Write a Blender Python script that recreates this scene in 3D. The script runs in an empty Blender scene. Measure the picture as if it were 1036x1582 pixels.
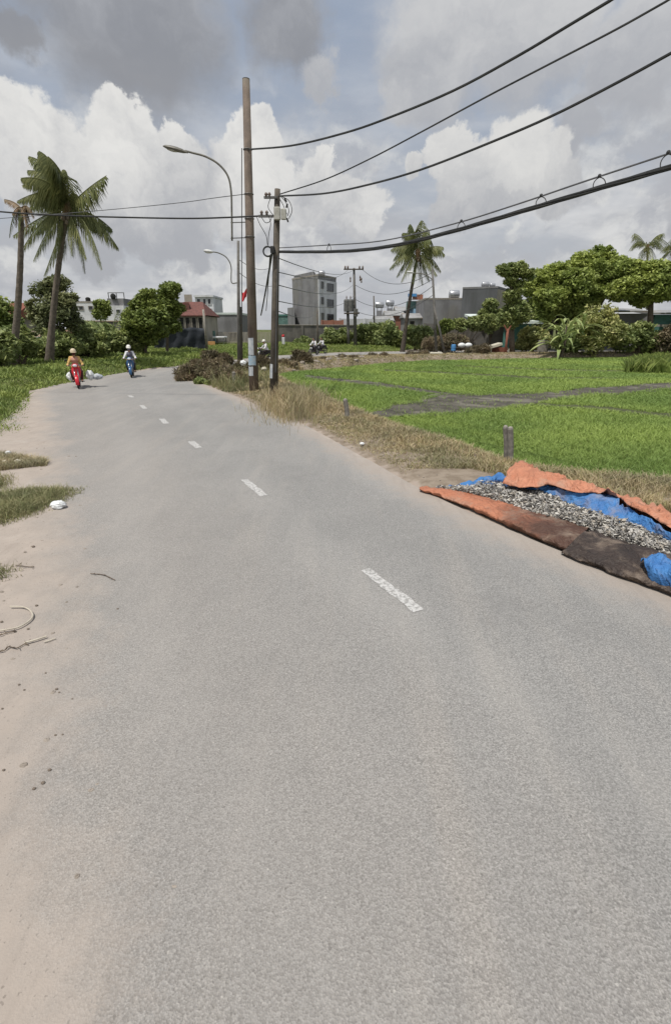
import bpy, math, random
import numpy as np
from mathutils import Vector, Matrix
random.seed(7); rng = np.random.default_rng(7)
C = bpy.context.scene.collection
S = bpy.context.scene
R = math.radians

# ------------------------------------------------------------------ camera
F_PX, HOR, CAM_H = 760.0, 508.0, 2.5
PITCH = math.atan((791 - HOR) / F_PX)
cam_d = bpy.data.cameras.new('camera'); cam = bpy.data.objects.new('camera', cam_d); C.objects.link(cam)
cam.location = (0, 0, CAM_H); cam.rotation_euler = (math.pi / 2 - PITCH, 0, 0)
cam_d.sensor_fit = 'VERTICAL'; cam_d.sensor_height = 36; cam_d.lens = F_PX / 1582 * 36
cam_d.clip_start = 0.05; cam_d.clip_end = 3000
S.camera = cam

# photograph pixel -> direction / point of the place (used to survey positions)
def ray(px, py):
    x = (px - 518) / F_PX; y = (791 - py) / F_PX
    return Vector((x, math.cos(PITCH) + y * math.sin(PITCH), -math.sin(PITCH) + y * math.cos(PITCH)))
def G(px, py, z=0.0):
    d = ray(px, py); t = (z - CAM_H) / d.z
    return Vector((d.x * t, d.y * t, z))
def P(px, py, Y):
    d = ray(px, py); t = Y / d.y
    return Vector((d.x * t, Y, CAM_H + d.z * t))
def V(px, py, A, B):          # on the vertical plane through A and B
    d = ray(px, py); ax, ay = A; ex, ey = B[0] - A[0], B[1] - A[1]
    t = (ax * ey - ay * ex) / (d.x * ey - d.y * ex)
    return Vector((d.x * t, d.y * t, CAM_H + d.z * t))

# ------------------------------------------------------------------ sun, sky, exposure
SUN_EL, SUN_AZ = R(68), math.atan2(-0.45, -0.5)     # azimuth from +Y towards +X
sd = Vector((math.cos(SUN_EL) * math.sin(SUN_AZ), math.cos(SUN_EL) * math.cos(SUN_AZ), math.sin(SUN_EL)))
sl = bpy.data.lights.new('sun', 'SUN'); sun = bpy.data.objects.new('sun', sl); C.objects.link(sun)
sl.energy = 3.3; sl.angle = R(0.55); sl.color = (1, .95, .87)
sun.rotation_euler = sd.to_track_quat('Z', 'Y').to_euler(); sun.location = (0, 0, 60)
S.view_settings.view_transform = 'Standard'; S.view_settings.look = 'None'
S.view_settings.gamma = 1; S.view_settings.exposure = 0.25

def srgb(r, g, b):
    f = lambda c: (c / 255 / 12.92) if c <= 10 else ((c / 255 + .055) / 1.055) ** 2.4
    return (f(r), f(g), f(b), 1)

class NT:                      # tiny node-graph helper
    def __init__(s, nt): s.nt = nt
    def n(s, t, **kw):
        o = s.nt.nodes.new(t)
        for k, v in kw.items():
            if k.startswith('i_'):
                key = k[2:]; key = int(key) if key.isdigit() else key.replace('_', ' ')
                if hasattr(v, 'is_linked') or isinstance(v, bpy.types.NodeSocket): s.nt.links.new(v, o.inputs[key])
                else: o.inputs[key].default_value = v
            else: setattr(o, k, v)
        return o
    def m(s, op, a, b=0.0, c=0.0, clamp=False):
        o = s.nt.nodes.new('ShaderNodeMath'); o.operation = op; o.use_clamp = clamp
        for i, v in enumerate((a, b, c)):
            if isinstance(v, bpy.types.NodeSocket): s.nt.links.new(v, o.inputs[i])
            else: o.inputs[i].default_value = v
        return o.outputs[0]
    def vm(s, op, a, b=(0, 0, 0), sc=None):
        o = s.nt.nodes.new('ShaderNodeVectorMath'); o.operation = op
        for i, v in enumerate((a, b)):
            if isinstance(v, bpy.types.NodeSocket): s.nt.links.new(v, o.inputs[i])
            else: o.inputs[i].default_value = v
        if sc is not None:
            o.inputs['Scale'].default_value = sc
        return o.outputs['Value'] if op in ('DISTANCE', 'LENGTH', 'DOT_PRODUCT') else o.outputs['Vector']
    def mix(s, fac, a, b, bt='MIX'):
        o = s.nt.nodes.new('ShaderNodeMix'); o.data_type = 'RGBA'; o.blend_type = bt
        for i, v in ((0, fac), (6, a), (7, b)):
            if isinstance(v, bpy.types.NodeSocket): s.nt.links.new(v, o.inputs[i])
            else: o.inputs[i].default_value = v
        return o.outputs[2]
    def noise(s, vec, scale, detail=4.0, rough=.55, dist=0.0):
        o = s.nt.nodes.new('ShaderNodeTexNoise')
        if vec is not None: s.nt.links.new(vec, o.inputs['Vector'])
        o.inputs['Scale'].default_value = scale; o.inputs['Detail'].default_value = detail
        o.inputs['Roughness'].default_value = rough; o.inputs['Distortion'].default_value = dist
        return o
    def sstep(s, v, a, b):
        o = s.nt.nodes.new('ShaderNodeMapRange'); o.interpolation_type = 'SMOOTHSTEP'
        s.nt.links.new(v, o.inputs[0]); o.inputs[1].default_value = a; o.inputs[2].default_value = b
        return o.outputs[0]

W = bpy.data.worlds.new('World'); S.world = W; W.use_nodes = True
W.node_tree.nodes.clear(); w = NT(W.node_tree)
sky = w.n('ShaderNodeTexSky', sky_type='NISHITA', sun_disc=False, sun_elevation=SUN_EL, sun_rotation=SUN_AZ)
sky.dust_density = 3.0; sky.air_density = 1.2
STR = 0.1
def sk(r, g, b):
    c = srgb(r, g, b); return (c[0] / STR, c[1] / STR, c[2] / STR, 1)
D = w.n('ShaderNodeTexCoord').outputs['Generated']
sep = w.n('ShaderNodeSeparateXYZ', i_0=D)
dz = sep.outputs['Z']
clear = w.mix(0.8, sky.outputs[0], sk(146, 156, 172))
# thin stretched layers towards the horizon
mp = w.n('ShaderNodeMapping', i_0=D); mp.inputs['Scale'].default_value = (1, 1, 3.2)
st = w.noise(mp.outputs[0], 3.4, 6, .55, .3).outputs[0]
lowf = w.sstep(dz, 0.42, 0.02)
stf = w.m('MULTIPLY', w.sstep(st, 0.36, 0.62), w.m('ADD', w.m('MULTIPLY', lowf, .85), .2), clamp=True)
col = w.mix(lowf, clear, sk(170, 173, 178))
stc = w.mix(w.sstep(w.noise(mp.outputs[0], 8, 5).outputs[0], .35, .68), sk(165, 167, 172), sk(203, 203, 203))
col = w.mix(stf, col, stc)
pn = w.noise(D, 1.0, 1).outputs[0]
pm_ = w.n('ShaderNodeMapping', i_0=D); pm_.inputs['Scale'].default_value = (1, 1, 1.7); pm_.inputs['Location'].default_value = (3.1, .7, 0)
pw = w.vm('ADD', pm_.outputs[0], w.vm('SCALE', w.vm('SUBTRACT', w.noise(D, 9, 6, .6).outputs['Color'], (.5, .5, .5)), sc=.13))
puff = w.noise(pw, 5.2, 5, .5).outputs[0]
pmask = w.m('MULTIPLY', w.sstep(puff, .46, .56), w.m('ADD', w.m('MULTIPLY', w.sstep(dz, .42, .2), .75), .03))
pcol = w.mix(w.sstep(w.noise(pw, 10, 7, .6).outputs[0], .38, .6), sk(165, 167, 172), sk(204, 204, 202))
col = w.mix(pmask, col, pcol)
# cumulus heaps: (px, py, radius px) surveyed from the photograph, plus some outside the frame
n1 = w.noise(D, 5.0, 2, .5); n2 = w.noise(D, 11.0, 8, .62)
wob = w.vm('ADD', w.vm('SCALE', w.vm('SUBTRACT', n1.outputs['Color'], (.5, .5, .5)), sc=.085),
           w.vm('SCALE', w.vm('SUBTRACT', n2.outputs['Color'], (.5, .5, .5)), sc=.11))
Dw = w.vm('ADD', D, wob)
def heap(blobs):
    acc = None
    for (px, py, r) in blobs:
        c = ray(px, py).normalized()
        ca_ = max(.3, c.dot(ray(518, 791).normalized())); a = r / F_PX * ca_ ** 1.6
        d = w.m('SUBTRACT', 1.0, w.m('MULTIPLY', w.vm('DISTANCE', Dw, tuple(c)), 1 / a))
        acc = d if acc is None else w.m('MAXIMUM', acc, d)
    return acc
def lay(col, blobs, lo, hi, soft, dark_at, amount=1.0):
    h = heap(blobs)
    mask = w.m('MULTIPLY', w.sstep(h, 0.0, soft), amount)
    n = w.noise(Dw, 9.0, 7, .6, .2).outputs[0]
    body = w.m('ADD', w.m('MULTIPLY', w.m('SUBTRACT', n, .5), 1.6), w.m('MULTIPLY', w.m('SUBTRACT', dz, dark_at), 4.0))
    return w.mix(mask, col, w.mix(w.sstep(body, -.5, .5), lo, hi))
col = lay(col, [(190, 0, 250), (440, 20, 120), (40, 75, 60), (-200, 60, 260)], sk(132, 133, 137), sk(168, 169, 172), .5, .45, .85)
col = lay(col, [(690, 90, 130), (820, 40, 170), (980, 90, 140), (500, 120, 50), (1150, 160, 160), (625, 150, 50), (900, 200, 60)], sk(158, 160, 165), sk(192, 192, 192), .4, .38, .9)
col = lay(col, [(20, 235, 85), (85, 260, 95), (187, 190, 50), (190, 225, 75), (265, 225, 42), (270, 265, 70), (395, 200, 48), (400, 245, 60), (380, 310, 90), (130, 330, 100), (260, 330, 90),
                (490, 290, 60), (-150, 280, 150), (560, 330, 55), (500, 245, 30)], sk(158, 160, 165), sk(214, 213, 210), .16, .215, .95)
col = lay(col, [(790, 260, 78), (690, 240, 42), (850, 270, 62), (730, 300, 70), (640, 255, 25), (1130, 300, 110)], sk(157, 159, 164), sk(208, 207, 204), .18, .225, .92)
# the world all round gets a few more heaps
n4 = w.noise(D, 2.6, 8, .55).outputs[0]
behind = w.sstep(sep.outputs['Y'], 0.1, -0.25)
col = w.mix(w.m('MULTIPLY', w.sstep(n4, .46, .58), behind), col, sk(208, 208, 208))
bg = w.n('ShaderNodeBackground', i_Color=col, i_Strength=STR)
w.n('ShaderNodeOutputWorld', i_Surface=bg.outputs[0])

# ------------------------------------------------------------------ materials
def new_mat(name):
    m = bpy.data.materials.new(name); m.use_nodes = True; m.node_tree.nodes.clear()
    t = NT(m.node_tree)
    b = t.n('ShaderNodeBsdfPrincipled'); o = t.n('ShaderNodeOutputMaterial'); t.nt.links.new(b.outputs[0], o.inputs[0])
    return m, t, b, o
def pm(name, c1, c2=None, scale=3.0, rough=.8, bump=0.0, bscale=None, metal=0.0, c3=None, spec=.3):
    m, t, b, o = new_mat(name)
    c2 = c2 or tuple(x * .75 for x in c1)
    co = t.n('ShaderNodeTexCoord').outputs['Object']
    n = t.noise(co, scale, 6, .62, .3).outputs[0]
    col = t.mix(t.sstep(n, .36, .64), c1 + (1,) if len(c1) == 3 else c1, c2 + (1,) if len(c2) == 3 else c2)
    if c3:
        n3 = t.noise(co, scale * .37, 5, .6, .5).outputs[0]
        col = t.mix(t.sstep(n3, .52, .62), col, c3 + (1,))
    if name.startswith(('plaster', 'white_wall', 'tan_wall', 'old_wall', 'pole_', 'roof_metal', 'concrete')):
        ms_ = t.n('ShaderNodeMapping', i_0=co); ms_.inputs['Scale'].default_value = (.6, .6, .1) if not name.startswith('pole_') else (4, 4, .35)
        sn_ = t.noise(ms_.outputs[0], 1.6, 6, .65).outputs[0]
        col = t.mix(1.0, col, t.mix(t.sstep(sn_, .42, .66), (1.04, 1.04, 1.04, 1), (.84, .835, .82, 1)), 'MULTIPLY')
    t.nt.links.new(col, b.inputs['Base Color'])
    b.inputs['Roughness'].default_value = rough; b.inputs['Metallic'].default_value = metal
    b.inputs['Specular IOR Level'].default_value = spec
    if bump:
        bn = t.n('ShaderNodeBump'); bn.inputs['Strength'].default_value = bump; bn.inputs['Distance'].default_value = .02
        t.nt.links.new(t.noise(co, bscale or scale * 6, 5, .65).outputs[0], bn.inputs['Height'])
        t.nt.links.new(bn.outputs[0], b.inputs['Normal'])
    return m
def leafm(name, cols, trans=.3, rough=.55, patch=0.6):
    """leaf / blade material: colour differs leaf by leaf and in larger patches"""
    m, t, b, o = new_mat(name)
    g = t.n('ShaderNodeNewGeometry').outputs['Random Per Island']
    if name.endswith('_leaf') and name != 'dry_leaf': cols = [tuple(min(.6, x * 1.25) for x in c) for c in cols]
    cr = t.n('ShaderNodeValToRGB'); t.nt.links.new(g, cr.inputs[0])
    e = cr.color_ramp.elements
    while len(e) < len(cols): e.new(.5)
    for i, c in enumerate(cols): e[i].position = i / max(1, len(cols) - 1); e[i].color = c + (1,)
    co = t.n('ShaderNodeTexCoord').outputs['Object']
    n = t.noise(co, patch, 4, .6).outputs[0]
    col = t.mix(1.0, cr.outputs[0], t.mix(t.sstep(n, .3, .7), (.72, .78, .72, 1), (1.22, 1.16, 1.0, 1)), 'MULTIPLY')
    t.nt.links.new(col, b.inputs['Base Color']); b.inputs['Roughness'].default_value = rough
    b.inputs['Specular IOR Level'].default_value = .25
    tr = t.n('ShaderNodeBsdfTranslucent'); t.nt.links.new(col, tr.inputs[0])
    mx = t.n('ShaderNodeMixShader', i_0=trans, i_1=b.outputs[0], i_2=tr.outputs[0])
    t.nt.links.new(mx.outputs[0], o.inputs[0])
    return m

M = {}
M['concrete'] = pm('concrete', (.30, .28, .25), (.21, .195, .17), 4, .9, .3)
M['pole_brown'] = pm('pole_brown', (.185, .148, .12), (.13, .105, .088), 2.2, .9, .3, 30, c3=(.17, .15, .125))
M['pole_dark'] = pm('pole_dark', (.12, .105, .085), (.075, .066, .055), 3, .9, .3, 30)
M['pole_grey'] = pm('pole_grey', (.16, .155, .145), (.11, .105, .1), 3, .9, .2)
M['post_grey'] = pm('post_grey', (.25, .235, .21), (.15, .14, .125), 9, .9, .4, 60)
M['paper'] = pm('paper', (.45, .47, .48), (.33, .36, .40), 6, .9, .1)
M['paper_blue'] = pm('paper_blue', (.25, .36, .45), (.35, .40, .43), 9, .9)
M['metal'] = pm('metal', (.16, .16, .155), (.11, .11, .105), 6, .5, 0, metal=.3)
M['lamp_grey'] = pm('lamp_grey', (.17, .165, .14), (.12, .115, .1), 8, .5)
M['lamp_white'] = pm('lamp_white', (.62, .63, .62), (.5, .5, .5), 8, .4)
M['cable'] = pm('cable', (.028, .03, .031), (.045, .046, .045), 2, .6)
M['cable_lt'] = pm('cable_lt', (.09, .095, .1), (.12, .12, .13), 2, .6)
M['box_grey'] = pm('box_grey', (.42, .42, .38), (.33, .33, .29), 8, .6)
M['ceramic'] = pm('ceramic', (.12, .07, .05), (.2, .18, .16), 8, .3)
M['orange_tarp'] = None
M['plaster_grey'] = pm('plaster_grey', (.215, .215, .222), (.17, .17, .178), .5, .9, .1, c3=(.19, .187, .18))
M['plaster_dark'] = pm('plaster_dark', (.12, .125, .135), (.10, .105, .11), .5, .9, .1)
M['white_wall'] = pm('white_wall', (.62, .63, .65), (.52, .53, .55), .8, .85, .05)
M['tan_wall'] = pm('tan_wall', (.36, .33, .28), (.27, .25, .22), .7, .9, .1)
M['old_wall'] = pm('old_wall', (.17, .16, .145), (.11, .105, .1), .8, .9, .2, c3=(.1, .11, .07))
M['red_tile'] = pm('red_tile', (.165, .07, .058), (.115, .055, .047), 3, .85, .3)
M['brick'] = pm('brick', (.33, .15, .1), (.25, .12, .09), 3, .9, .2)
M['glass'] = pm('glass', (.02, .025, .03), (.04, .045, .05), 3, .15, spec=.5)
M['dark'] = pm('dark', (.02, .02, .02), (.03, .03, .028), 3, .9)
M['roof_metal'] = pm('roof_metal', (.33, .335, .34), (.24, .24, .24), .7, .6, c3=(.25, .21, .17))
M['roof_pale'] = pm('roof_pale', (.6, .66, .63), (.5, .56, .53), 1, .6)
M['roof_teal'] = pm('roof_teal', (.10, .24, .21), (.07, .17, .15), 1, .7)
M['teal_net'] = pm('teal_net', (.14, .24, .22), (.1, .17, .16), 2, .9, .2)
M['black_net'] = pm('black_net', (.025, .03, .038), (.045, .052, .062), 1.2, .9, .5, 3)
M['blue_wall'] = pm('blue_wall', (.30, .46, .6), (.25, .4, .53), 1, .8)
M['orange_wall'] = pm('orange_wall', (.42, .26, .17), (.36, .3, .25), .7, .9)
M['orange_board'] = pm('orange_board', (.5, .28, .1), (.4, .22, .09), 2, .8)
M['steel_tank'] = pm('steel_tank', (.45, .46, .48), (.35, .36, .38), 2, .35, metal=.6)
M['trunk'] = pm('trunk', (.14, .115, .09), (.085, .07, .055), 4, .95, .6, 14)
M['palm_trunk'] = pm('palm_trunk', (.16, .135, .11), (.10, .085, .07), 5, .95, .5, 10)
M['palm_trunk_dark'] = pm('palm_trunk_dark', (.09, .075, .06), (.06, .05, .04), 5, .95, .5, 10)
M['dead_frond'] = leafm('dead_frond', [(.2, .13, .08), (.15, .1, .06), (.26, .2, .13)], .15)
M['tree_leaf'] = leafm('tree_leaf', [(.11, .145, .045), (.16, .20, .06), (.22, .265, .09)], .25)
M['canopy_leaf'] = leafm('canopy_leaf', [(.175, .215, .07), (.24, .29, .09), (.31, .365, .125)], .3, patch=.35)
M['dull_leaf'] = leafm('dull_leaf', [(.11, .125, .065), (.15, .17, .09), (.21, .22, .13)], .25)
M['bush_leaf'] = leafm('bush_leaf', [(.14, .175, .07), (.20, .24, .10), (.27, .30, .14)], .25)
M['yellow_leaf'] = leafm('yellow_leaf', [(.22, .24, .09), (.28, .29, .12), (.36, .35, .18)], .25)
M['dry_leaf'] = leafm('dry_leaf', [(.13, .10, .078), (.19, .15, .112), (.27, .22, .16), (.17, .165, .09)], .15)
M['dry_dark'] = leafm('dry_dark', [(.10, .082, .058), (.14, .115, .08), (.2, .165, .11)], .15)
M['palm_leaf'] = leafm('palm_leaf', [(.085, .10, .04), (.125, .14, .06), (.19, .20, .09)], .25)
M['banana_leaf'] = leafm('banana_leaf', [(.2, .25, .11), (.27, .32, .14), (.34, .38, .2)], .25)
M['grass'] = leafm('grass', [(.16, .215, .06), (.21, .275, .075), (.28, .33, .115)], .22, patch=.5)
M['grass_dull'] = leafm('grass_dull', [(.30, .26, .16), (.23, .26, .125), (.40, .35, .23)], .2)
M['grass_dry'] = leafm('grass_dry', [(.33, .26, .17), (.40, .33, .23), (.48, .41, .30), (.27, .27, .12)], .15, patch=.8)
M['paddy'] = leafm('paddy', [(.238, .332, .094), (.26, .358, .103), (.282, .378, .115)], .2, patch=.16)
M['white_plastic'] = pm('white_plastic', (.72, .74, .74), (.6, .62, .63), 14, .4)
M['white_cloth'] = pm('white_cloth', (.68, .68, .7), (.58, .58, .6), 10, .9)
M['yellow_cloth'] = pm('yellow_cloth', (.55, .36, .13), (.46, .29, .11), 10, .9)
M['peach_cloth'] = pm('peach_cloth', (.55, .3, .22), (.45, .24, .18), 10, .9)
M['grey_cloth'] = pm('grey_cloth', (.16, .16, .2), (.12, .12, .15), 10, .9)
M['dark_cloth'] = pm('dark_cloth', (.035, .03, .032), (.05, .042, .042), 8, .9)
M['maroon_cloth'] = pm('maroon_cloth', (.10, .035, .035), (.07, .028, .03), 8, .9)
M['skin'] = pm('skin', (.32, .18, .12), (.29, .16, .105), 6, .6)
M['hair'] = pm('hair', (.012, .01, .01), (.02, .017, .015), 12, .5)
M['helmet_white'] = pm('helmet_white', (.75, .74, .68), (.66, .65, .6), 5, .3)
M['helmet_tan'] = pm('helmet_tan', (.6, .5, .36), (.5, .42, .3), 5, .35)
M['red_paint'] = pm('red_paint', (.55, .015, .03), (.5, .015, .03), 3, .3, spec=.5)
M['blue_paint'] = pm('blue_paint', (.03, .10, .22), (.025, .09, .2), 3, .3, spec=.5)
M['black_paint'] = pm('black_paint', (.02, .02, .022), (.03, .03, .03), 3, .35)
M['tyre'] = pm('tyre', (.022, .022, .022), (.035, .034, .032), 20, .85)
M['chrome'] = pm('chrome', (.5, .5, .5), (.4, .4, .4), 5, .3, metal=.9)
M['lens'] = pm('lens', (.7, .72, .75), (.6, .62, .66), 5, .1, spec=.6)
M['seat'] = pm('seat', (.03, .028, .028), (.02, .02, .02), 9, .7)
M['red_cloth'] = pm('red_cloth', (.62, .07, .08), (.5, .05, .06), 5, .9)
M['rust'] = pm('rust', (.24, .09, .06), (.16, .065, .045), 5, .9, .3)
M['pale_board'] = pm('pale_board', (.5, .47, .38), (.42, .4, .33), 3, .8)
M['stone'] = pm('stone', (.33, .29, .25), (.23, .2, .17), 5, .95, .5)
M['straw'] = pm('straw', (.5, .46, .38), (.4, .36, .3), 10, .8)
M['twig'] = pm('twig', (.17, .135, .10), (.11, .085, .065), 10, .9)
M['clod_mat'] = pm('clod', (.2, .165, .135), (.13, .105, .085), 20, .95, .4)
M['blue_plastic'] = pm('blue_plastic', (.08, .25, .5), (.06, .2, .42), 6, .5)
M['red_band'] = pm('red_band', (.4, .05, .04), (.35, .05, .04), 6, .7)

# ------------------------------------------------------------------ mesh helpers
ORIG = {}
class MB:
    def __init__(s): s.v = []; s.f = []
    def add(s, vs, fs):
        k = len(s.v); s.v += [tuple(v) for v in vs]; s.f += [tuple(i + k for i in f) for f in fs]; return s
    def box(s, c, size, rz=0.0, rx=0.0, ry=0.0, bev=0.0):
        hx, hy, hz = (a / 2 for a in size)
        m = Matrix.Translation(Vector(c)) @ Matrix.Rotation(rz, 4, 'Z') @ Matrix.Rotation(ry, 4, 'Y') @ Matrix.Rotation(rx, 4, 'X')
        b = min(bev, hx * .9, hy * .9, hz * .9)
        if b <= 0:
            vs = [m @ Vector((x, y, z)) for z in (-hz, hz) for y in (-hy, hy) for x in (-hx, hx)]
            return s.add(vs, [(0, 2, 3, 1), (4, 5, 7, 6), (0, 1, 5, 4), (2, 6, 7, 3), (0, 4, 6, 2), (1, 3, 7, 5)])
        rings = []
        for z, i in ((-hz, b), (-hz + b, 0), (hz - b, 0), (hz, b)):
            x, y = hx - i, hy - i; q = b
            rings.append([(-x + q, -y), (x - q, -y), (x, -y + q), (x, y - q), (x - q, y), (-x + q, y), (-x, y - q), (-x, -y + q)])
        vs = []; fs = []
        for (z, rr) in zip((-hz, -hz + b, hz - b, hz), rings): vs += [m @ Vector((x, y, z)) for x, y in rr]
        for k in range(3):
            for j in range(8): fs.append((k * 8 + j, k * 8 + (j + 1) % 8, k * 8 + 8 + (j + 1) % 8, k * 8 + 8 + j))
        fs += [tuple(range(7, -1, -1)), tuple(range(24, 32))]
        return s.add(vs, fs)
    def tube(s, pts, rad, n=8, caps=True, sq=None):
        pts = [Vector(p) for p in pts]
        if not hasattr(rad, '__len__'): rad = [rad] * len(pts)
        vs = []; fs = []; up = None
        for i, p in enumerate(pts):
            t = (pts[min(i + 1, len(pts) - 1)] - pts[max(i - 1, 0)])
            t = t.normalized() if t.length > 1e-9 else Vector((0, 0, 1))
            if up is None:
                a = Vector((0, 0, 1)) if abs(t.z) < .9 else Vector((1, 0, 0))
                up = (a - t * a.dot(t)).normalized()
            else:
                u2 = up - t * up.dot(t)
                up = u2.normalized() if u2.length > 1e-6 else up
            sd_ = t.cross(up)
            for k in range(n):
                a = 2 * math.pi * k / n
                ca, sa = math.cos(a), math.sin(a)
                if sq: ca *= sq[0]; sa *= sq[1]
                vs.append(p + (up * ca + sd_ * sa) * rad[i])
        for i in range(len(pts) - 1):
            for k in range(n): fs.append((i * n + k, i * n + (k + 1) % n, i * n + n + (k + 1) % n, i * n + n + k))
        if caps: fs += [tuple(range(n - 1, -1, -1)), tuple(range((len(pts) - 1) * n, len(pts) * n))]
        return s.add(vs, fs)
    def lathe(s, prof, c=(0, 0, 0), n=16, m=None):
        m = m or Matrix.Translation(Vector(c)); vs = []; fs = []
        for r, z in prof:
            for k in range(n):
                a = 2 * math.pi * k / n; vs.append(m @ Vector((r * math.cos(a), r * math.sin(a), z)))
        for i in range(len(prof) - 1):
            for k in range(n): fs.append((i * n + k, i * n + (k + 1) % n, i * n + n + (k + 1) % n, i * n + n + k))
        fs += [tuple(range(n - 1, -1, -1)), tuple(range((len(prof) - 1) * n, len(prof) * n))]
        return s.add(vs, fs)
    def ball(s, c, r, nu=10, nv=7, m=None, jit=0.0):
        c = Vector(c); r = Vector(r) if hasattr(r, '__len__') else Vector((r, r, r)); vs = []; fs = []
        for i in range(nv + 1):
            th = math.pi * i / nv
            for k in range(nu):
                a = 2 * math.pi * k / nu; q = 1 + random.uniform(-jit, jit)
                p = Vector((math.sin(th) * math.cos(a) * r.x * q, math.sin(th) * math.sin(a) * r.y * q, math.cos(th) * r.z * q))
                vs.append(c + (m @ p if m else p))
        for i in range(nv):
            for k in range(nu): fs.append((i * nu + k, i * nu + nu + k, i * nu + nu + (k + 1) % nu, i * nu + (k + 1) % nu))
        return s.add(vs, fs)
    def ring(s, c, R_, r, m=None, n=20, k=8):
        vs = []; fs = []; c = Vector(c)
        for i in range(n):
            a = 2 * math.pi * i / n
            for j in range(k):
                b = 2 * math.pi * j / k; q = R_ + r * math.cos(b)
                p = Vector((q * math.cos(a), q * math.sin(a), r * math.sin(b))); vs.append(c + (m @ p if m else p))
        for i in range(n):
            for j in range(k): fs.append((i * k + j, ((i + 1) % n) * k + j, ((i + 1) % n) * k + (j + 1) % k, i * k + (j + 1) % k))
        return s.add(vs, fs)
    def prism(s, pts, z0, z1):
        n = len(pts); area = sum(pts[i][0] * pts[(i + 1) % n][1] - pts[(i + 1) % n][0] * pts[i][1] for i in range(n))
        if area < 0: pts = pts[::-1]
        vs = [(p[0], p[1], z0) for p in pts] + [(p[0], p[1], z1) for p in pts]
        fs = [(i, (i + 1) % n, n + (i + 1) % n, n + i) for i in range(n)] + [tuple(range(n - 1, -1, -1)), tuple(range(n, 2 * n))]
        return s.add(vs, fs)
    def loft(s, rows):
        k = len(rows[0]); vs = [p for r in rows for p in r]
        fs = [(i * k + j, i * k + j + 1, i * k + k + j + 1, i * k + k + j) for i in range(len(rows) - 1) for j in range(k - 1)]
        return s.add(vs, fs)

def tag(o, label=None, cat=None, group=None, kind=None):
    if label: o['label'] = label
    if cat: o['category'] = cat
    if group: o['group'] = group
    if kind: o['kind'] = kind
    return o
def thing(name, label, cat, loc=(0, 0, 0), group=None):
    o = bpy.data.objects.new(name, None); C.objects.link(o); o.empty_display_size = .2
    o.location = loc; ORIG[o.name] = Vector(loc); return tag(o, label, cat, group)
def obj(name, mb, mat, parent=None, base=None, smooth=False):
    b = ORIG[parent.name] if parent is not None else Vector(base or (0, 0, 0))
    me = bpy.data.meshes.new(name)
    me.from_pydata([(x - b.x, y - b.y, z - b.z) for x, y, z in mb.v], [], mb.f)
    me.materials.append(mat)
    if smooth: me.polygons.foreach_set('use_smooth', [True] * len(me.polygons))
    o = bpy.data.objects.new(name, me); C.objects.link(o); ORIG[o.name] = b
    if parent is not None: o.parent = parent
    else: o.location = b
    return o
def np_obj(name, Vv, k, mat, parent=None, base=None, smooth=False):
    """mesh of len(Vv)/k faces of k vertices each"""
    b = ORIG[parent.name] if parent is not None else Vector(base or (0, 0, 0))
    Vv = (np.asarray(Vv, dtype=np.float32).reshape(-1, 3) - np.array(b, dtype=np.float32))
    n = len(Vv); me = bpy.data.meshes.new(name)
    me.vertices.add(n); me.vertices.foreach_set('co', Vv.ravel())
    me.loops.add(n); me.loops.foreach_set('vertex_index', np.arange(n, dtype=np.int32))
    me.polygons.add(n // k); me.polygons.foreach_set('loop_start', np.arange(0, n, k, dtype=np.int32))
    me.update(); me.materials.append(mat)
    o = bpy.data.objects.new(name, me); C.objects.link(o); ORIG[o.name] = b
    if parent is not None: o.parent = parent
    else: o.location = b
    return o
def copy_tree(o, parent=None):
    c = o.copy(); C.objects.link(c); c.parent = parent
    for ch in o.children: copy_tree(ch, c)
    return c

def bez(p0, p1, p2, n=8):
    p0, p1, p2 = Vector(p0), Vector(p1), Vector(p2)
    return [p0 * (1 - t) ** 2 + p1 * 2 * t * (1 - t) + p2 * t * t for t in [i / n for i in range(n + 1)]]
def cat_rom(pts, n=6):
    pts = [Vector(p) for p in pts]; q = [pts[0] * 2 - pts[1]] + pts + [pts[-1] * 2 - pts[-2]]; out = []
    for i in range(1, len(q) - 2):
        a, b, c, d = q[i - 1:i + 3]
        for k in range(n):
            t = k / n
            out.append(.5 * ((2 * b) + (c - a) * t + (2 * a - 5 * b + 4 * c - d) * t * t + (3 * b - a - 3 * c + d) * t ** 3))
    out.append(pts[-1]); return out
def inside(poly, X, Y):
    r = np.zeros(X.shape, bool); n = len(poly)
    for i in range(n):
        x1, y1 = poly[i][:2]; x2, y2 = poly[(i + 1) % n][:2]
        c = ((y1 > Y) != (y2 > Y))
        with np.errstate(divide='ignore', invalid='ignore'):
            xi = (x2 - x1) * (Y - y1) / ((y2 - y1) if y2 != y1 else 1e-9) + x1
        r ^= c & (X < xi)
    return r
def pdist(line, X, Y, closed=False):
    d = np.full(X.shape, 1e9); n = len(line)
    for i in range(n if closed else n - 1):
        ax, ay = line[i][:2]; bx, by = line[(i + 1) % n][:2]
        ex, ey = bx - ax, by - ay; L = ex * ex + ey * ey + 1e-12
        t = np.clip(((X - ax) * ex + (Y - ay) * ey) / L, 0, 1)
        d = np.minimum(d, np.hypot(X - ax - t * ex, Y - ay - t * ey))
    return d
def smooth01(x): x = np.clip(x, 0, 1); return x * x * (3 - 2 * x)
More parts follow.
